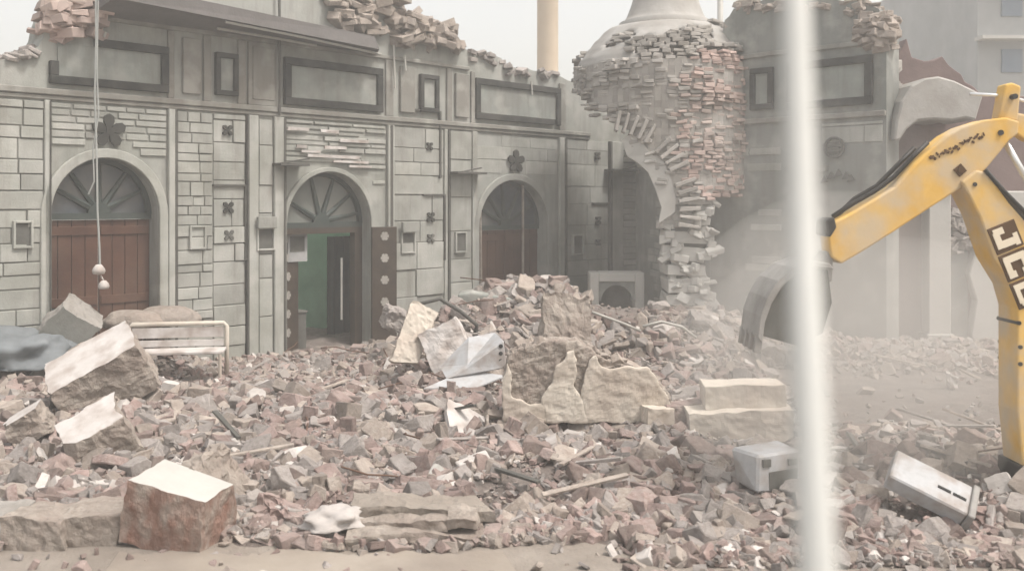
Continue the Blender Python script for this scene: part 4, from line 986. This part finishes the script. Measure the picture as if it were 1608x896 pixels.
# dark edge strip (hose run) on top of the dipper
m = MB(); m.tube([(E(u,v)[0], -.02, E(u,v)[1]) for u, v in ((1306,340),(1340,318),(1372,300),(1402,278),(1430,248),(1455,224))], .02, 8); m.tube([(E(u,v)[0], .05, E(u,v)[1]) for u, v in ((1310,346),(1345,312),(1380,292),(1410,262),(1440,232))], .02, 8); m.build('hydraulic_hose', M['blacksteel'], dg, smooth=True)
m = MB(); m.tube([(E(u,v)[0], -.16, E(u,v)[1]) for u, v in ((1532,268),(1560,300),(1590,330),(1612,362),(1650,430))], .018, 8); m.tube([(E(u,v)[0], .0, E(u,v)[1]) for u, v in ((1540,268),(1570,296),(1598,330),(1640,400))], .03, 8); m.build('boom_hose', M['blacksteel'], dg, smooth=True)
# rams
m = MB(); m.tube([(E(1578,222)[0], 0, E(1578,222)[1]), (E(1622,300)[0], 0, E(1622,300)[1])], .028, 12); m.build('ram_rod', M['chrome'], dg, smooth=True)
m = MB(); m.tube([(E(1622,300)[0], 0, E(1622,300)[1]), (E(1690,430)[0], 0, E(1690,430)[1])], .055, 12); m.build('ram_cylinder', M['blacksteel'], dg, smooth=True)
m = MB(); m.tube([(E(1526,147)[0], .03, E(1526,147)[1]), (E(1583,150)[0], .03, E(1583,150)[1]), (E(1640,166)[0], .03, E(1640,166)[1])], .014, 8); m.build('ram_pipe', M['chrome'], dg, smooth=True)
# lettering on the boom, reading downwards
def letter(strokes, u, v, h=.185, w=.175):
    x, z = E(u, v); rot = Matrix.Rotation(R(68), 3, 'Y')
    def tr(mb): mb.v = [tuple(rot@Vector(q)+Vector((x, 0, z))) for q in mb.v]
    a = MB(); a.b2(-w/2-.022, w/2+.022, -.164, -.150, -h/2-.022, h/2+.022); tr(a); pl_ = a.build('letter_plate', M['brownink'], bo, bevel=.004)
    b = MB()
    for k, (x0, x1, z0, z1) in enumerate(strokes): b.b2(x0*w/2, x1*w/2, -.171-.0004*k, -.155, z0*h/2, z1*h/2)
    tr(b); b.build('letter', M['creamink'], pl_)
letter([(.2,.85,-.5,1),(-.1,1,.6,1),(-.7,.82,-1,-.45),(-1,-.4,-.9,.0)], 1563, 371)
letter([(-1,-.38,-.95,.95),(-.85,1,.5,1),(-.85,1,-1,-.5),(.42,1,.3,.7),(.42,1,-.7,-.3)], 1580, 413)
letter([(-1,-.45,-1,1),(-.8,.75,.6,1),(-.8,.75,-.18,.18),(-.8,.75,-1,-.6),(.4,1,.05,.85),(.4,1,-.85,-.05)], 1597, 455)
# linkage and bucket, partly behind the pale pole
beam([(1290,345),(1302,340),(1306,356),(1296,372),(1288,368)], -.13, .13, 'bucket_link', M['blacksteel'])
beam([(1262,430),(1292,392),(1304,402),(1302,440),(1276,452)], -.08, .08, 'bucket_bracket', M['dustysteel'])
bk = MB(); prof = [(1176,522),(1180,490),(1190,462),(1206,436),(1228,416),(1255,406),(1285,410)]
y0, y1 = -.28, .28
inner = [(u+7, v+9) for u, v in prof]
pp = [E(u, v) for u, v in prof+inner[::-1]]; bk.prism(pp, y0, y1)
bkt = bk.build('bucket', M['dustysteel'], dg, bevel=.006)
m = MB(); sp = [E(u, v) for u, v in [(1184,520),(1188,492),(1198,466),(1214,442),(1234,424),(1258,416),(1284,420),(1290,470),(1276,516),(1240,536)]]
m.prism(sp, y0+.03, y0+.055); m.build('bucket_side', M['nichegrey'], bkt)
m = MB(); m.prism(sp, y1-.055, y1-.03); m.build('bucket_side', M['nichegrey'], bkt)
for k in range(4):
    m = MB(); y = y0+.04+k*(.48/3); x, z = E(1178, 528); m.box((x, y, z-.02), (.05,.06,.14), Euler((0, R(8), 0)).to_matrix()); m.build('tooth', M['dustysteel'], bkt)
# king post, stabiliser and rear frame just outside the frame
beam([(1586,722),(1672,722),(1690,760),(1690,800),(1590,800),(1584,760)], -.2, .2, 'king_post', M['blacksteel'])
m = MB(); m.b2(1.15-.05,1.25,-.9,.9,.25,.95); m.build('rear_frame', M['blacksteel'], dg, bevel=.02); dgx = E(1640, 700)
m = MB(); m.b2(.2-.25,1.1,-.12,.12,.28,.46); m.build('slide_beam', M['blacksteel'], dg, bevel=.02)
for y in (-.85,.85):
    m = MB(); m.b2(1.16,1.24,y-.06,y+.06,.03,.24); m.b2(1.0,1.4,y-.18,y+.18,0.002,.028); m.build('stabiliser_foot', M['yellow'], dg, bevel=.01)

# ------------------------------------------------------------------ out-of-focus pale pole close to the camera
Yp = .80
m = MB(); a, b, c = P(1247,-60,Yp+.06), P(1262,430,Yp), P(1288,1000,Yp-.10)
d = (b-a); base = c+(c-b)*(c.z/(b.z-c.z)) if False else Vector((c.x+.02, c.y-.02, 0))
m.tube([a+(a-b)*1.0, a, b, c, base], [.0125,.0125,.0135,.0155,.017], 24)
tag(m.build('near_pole', M['pole'], smooth=True), 'blurred pale upright pole standing close in front of everything', 'pole')

# ------------------------------------------------------------------ dusty air
def vol(name, me_b, dens, colr, label=None, cat=None):
    m = bpy.data.materials.new(name+'_air'); m.use_nodes = True; nt = m.node_tree; nt.nodes.clear()
    o_ = nt.nodes.new('ShaderNodeOutputMaterial'); v_ = nt.nodes.new('ShaderNodeVolumePrincipled')
    v_.inputs['Color'].default_value = (*colr, 1); v_.inputs['Density'].default_value = dens; v_.inputs['Anisotropy'].default_value = .25
    nt.links.new(v_.outputs[0], o_.inputs['Volume']); o = me_b.build(name, m); return tag(o, label, cat, kind='stuff')
hb = MB(); hb.b2(-40, 45, -6, 62, -1, 20)
vol('haze', hb, .008, (.94,.945,.93), 'thin pale dusty haze filling the air', 'haze')
def ell(name, c, dim, dens):
    m = MB(); prof = [(math.sin(math.pi*k/16), math.cos(math.pi*k/16)) for k in range(17)]
    m.lathe([(max(r_, .001), z_) for r_, z_ in prof], (0,0), 28); m.v = [(v[0]*dim[0]+c[0], v[1]*dim[1]+c[1], v[2]*dim[2]+c[2]) for v in m.v]
    vol(name, m, dens, (.93,.91,.87), 'pale dust hanging over the floor beside the digger bucket', 'dust')
ell('dust_cloud', (4.4, 11.4, .8), (2.3,1.8,1.3), .11)
ell('dust_cloud', (2.75, 8.0, 1.1), (1.5,1.0,1.5), .24)
ell('dust_cloud', (3.9, 13.2, 1.6), (2.8,1.8,2.4), .03)
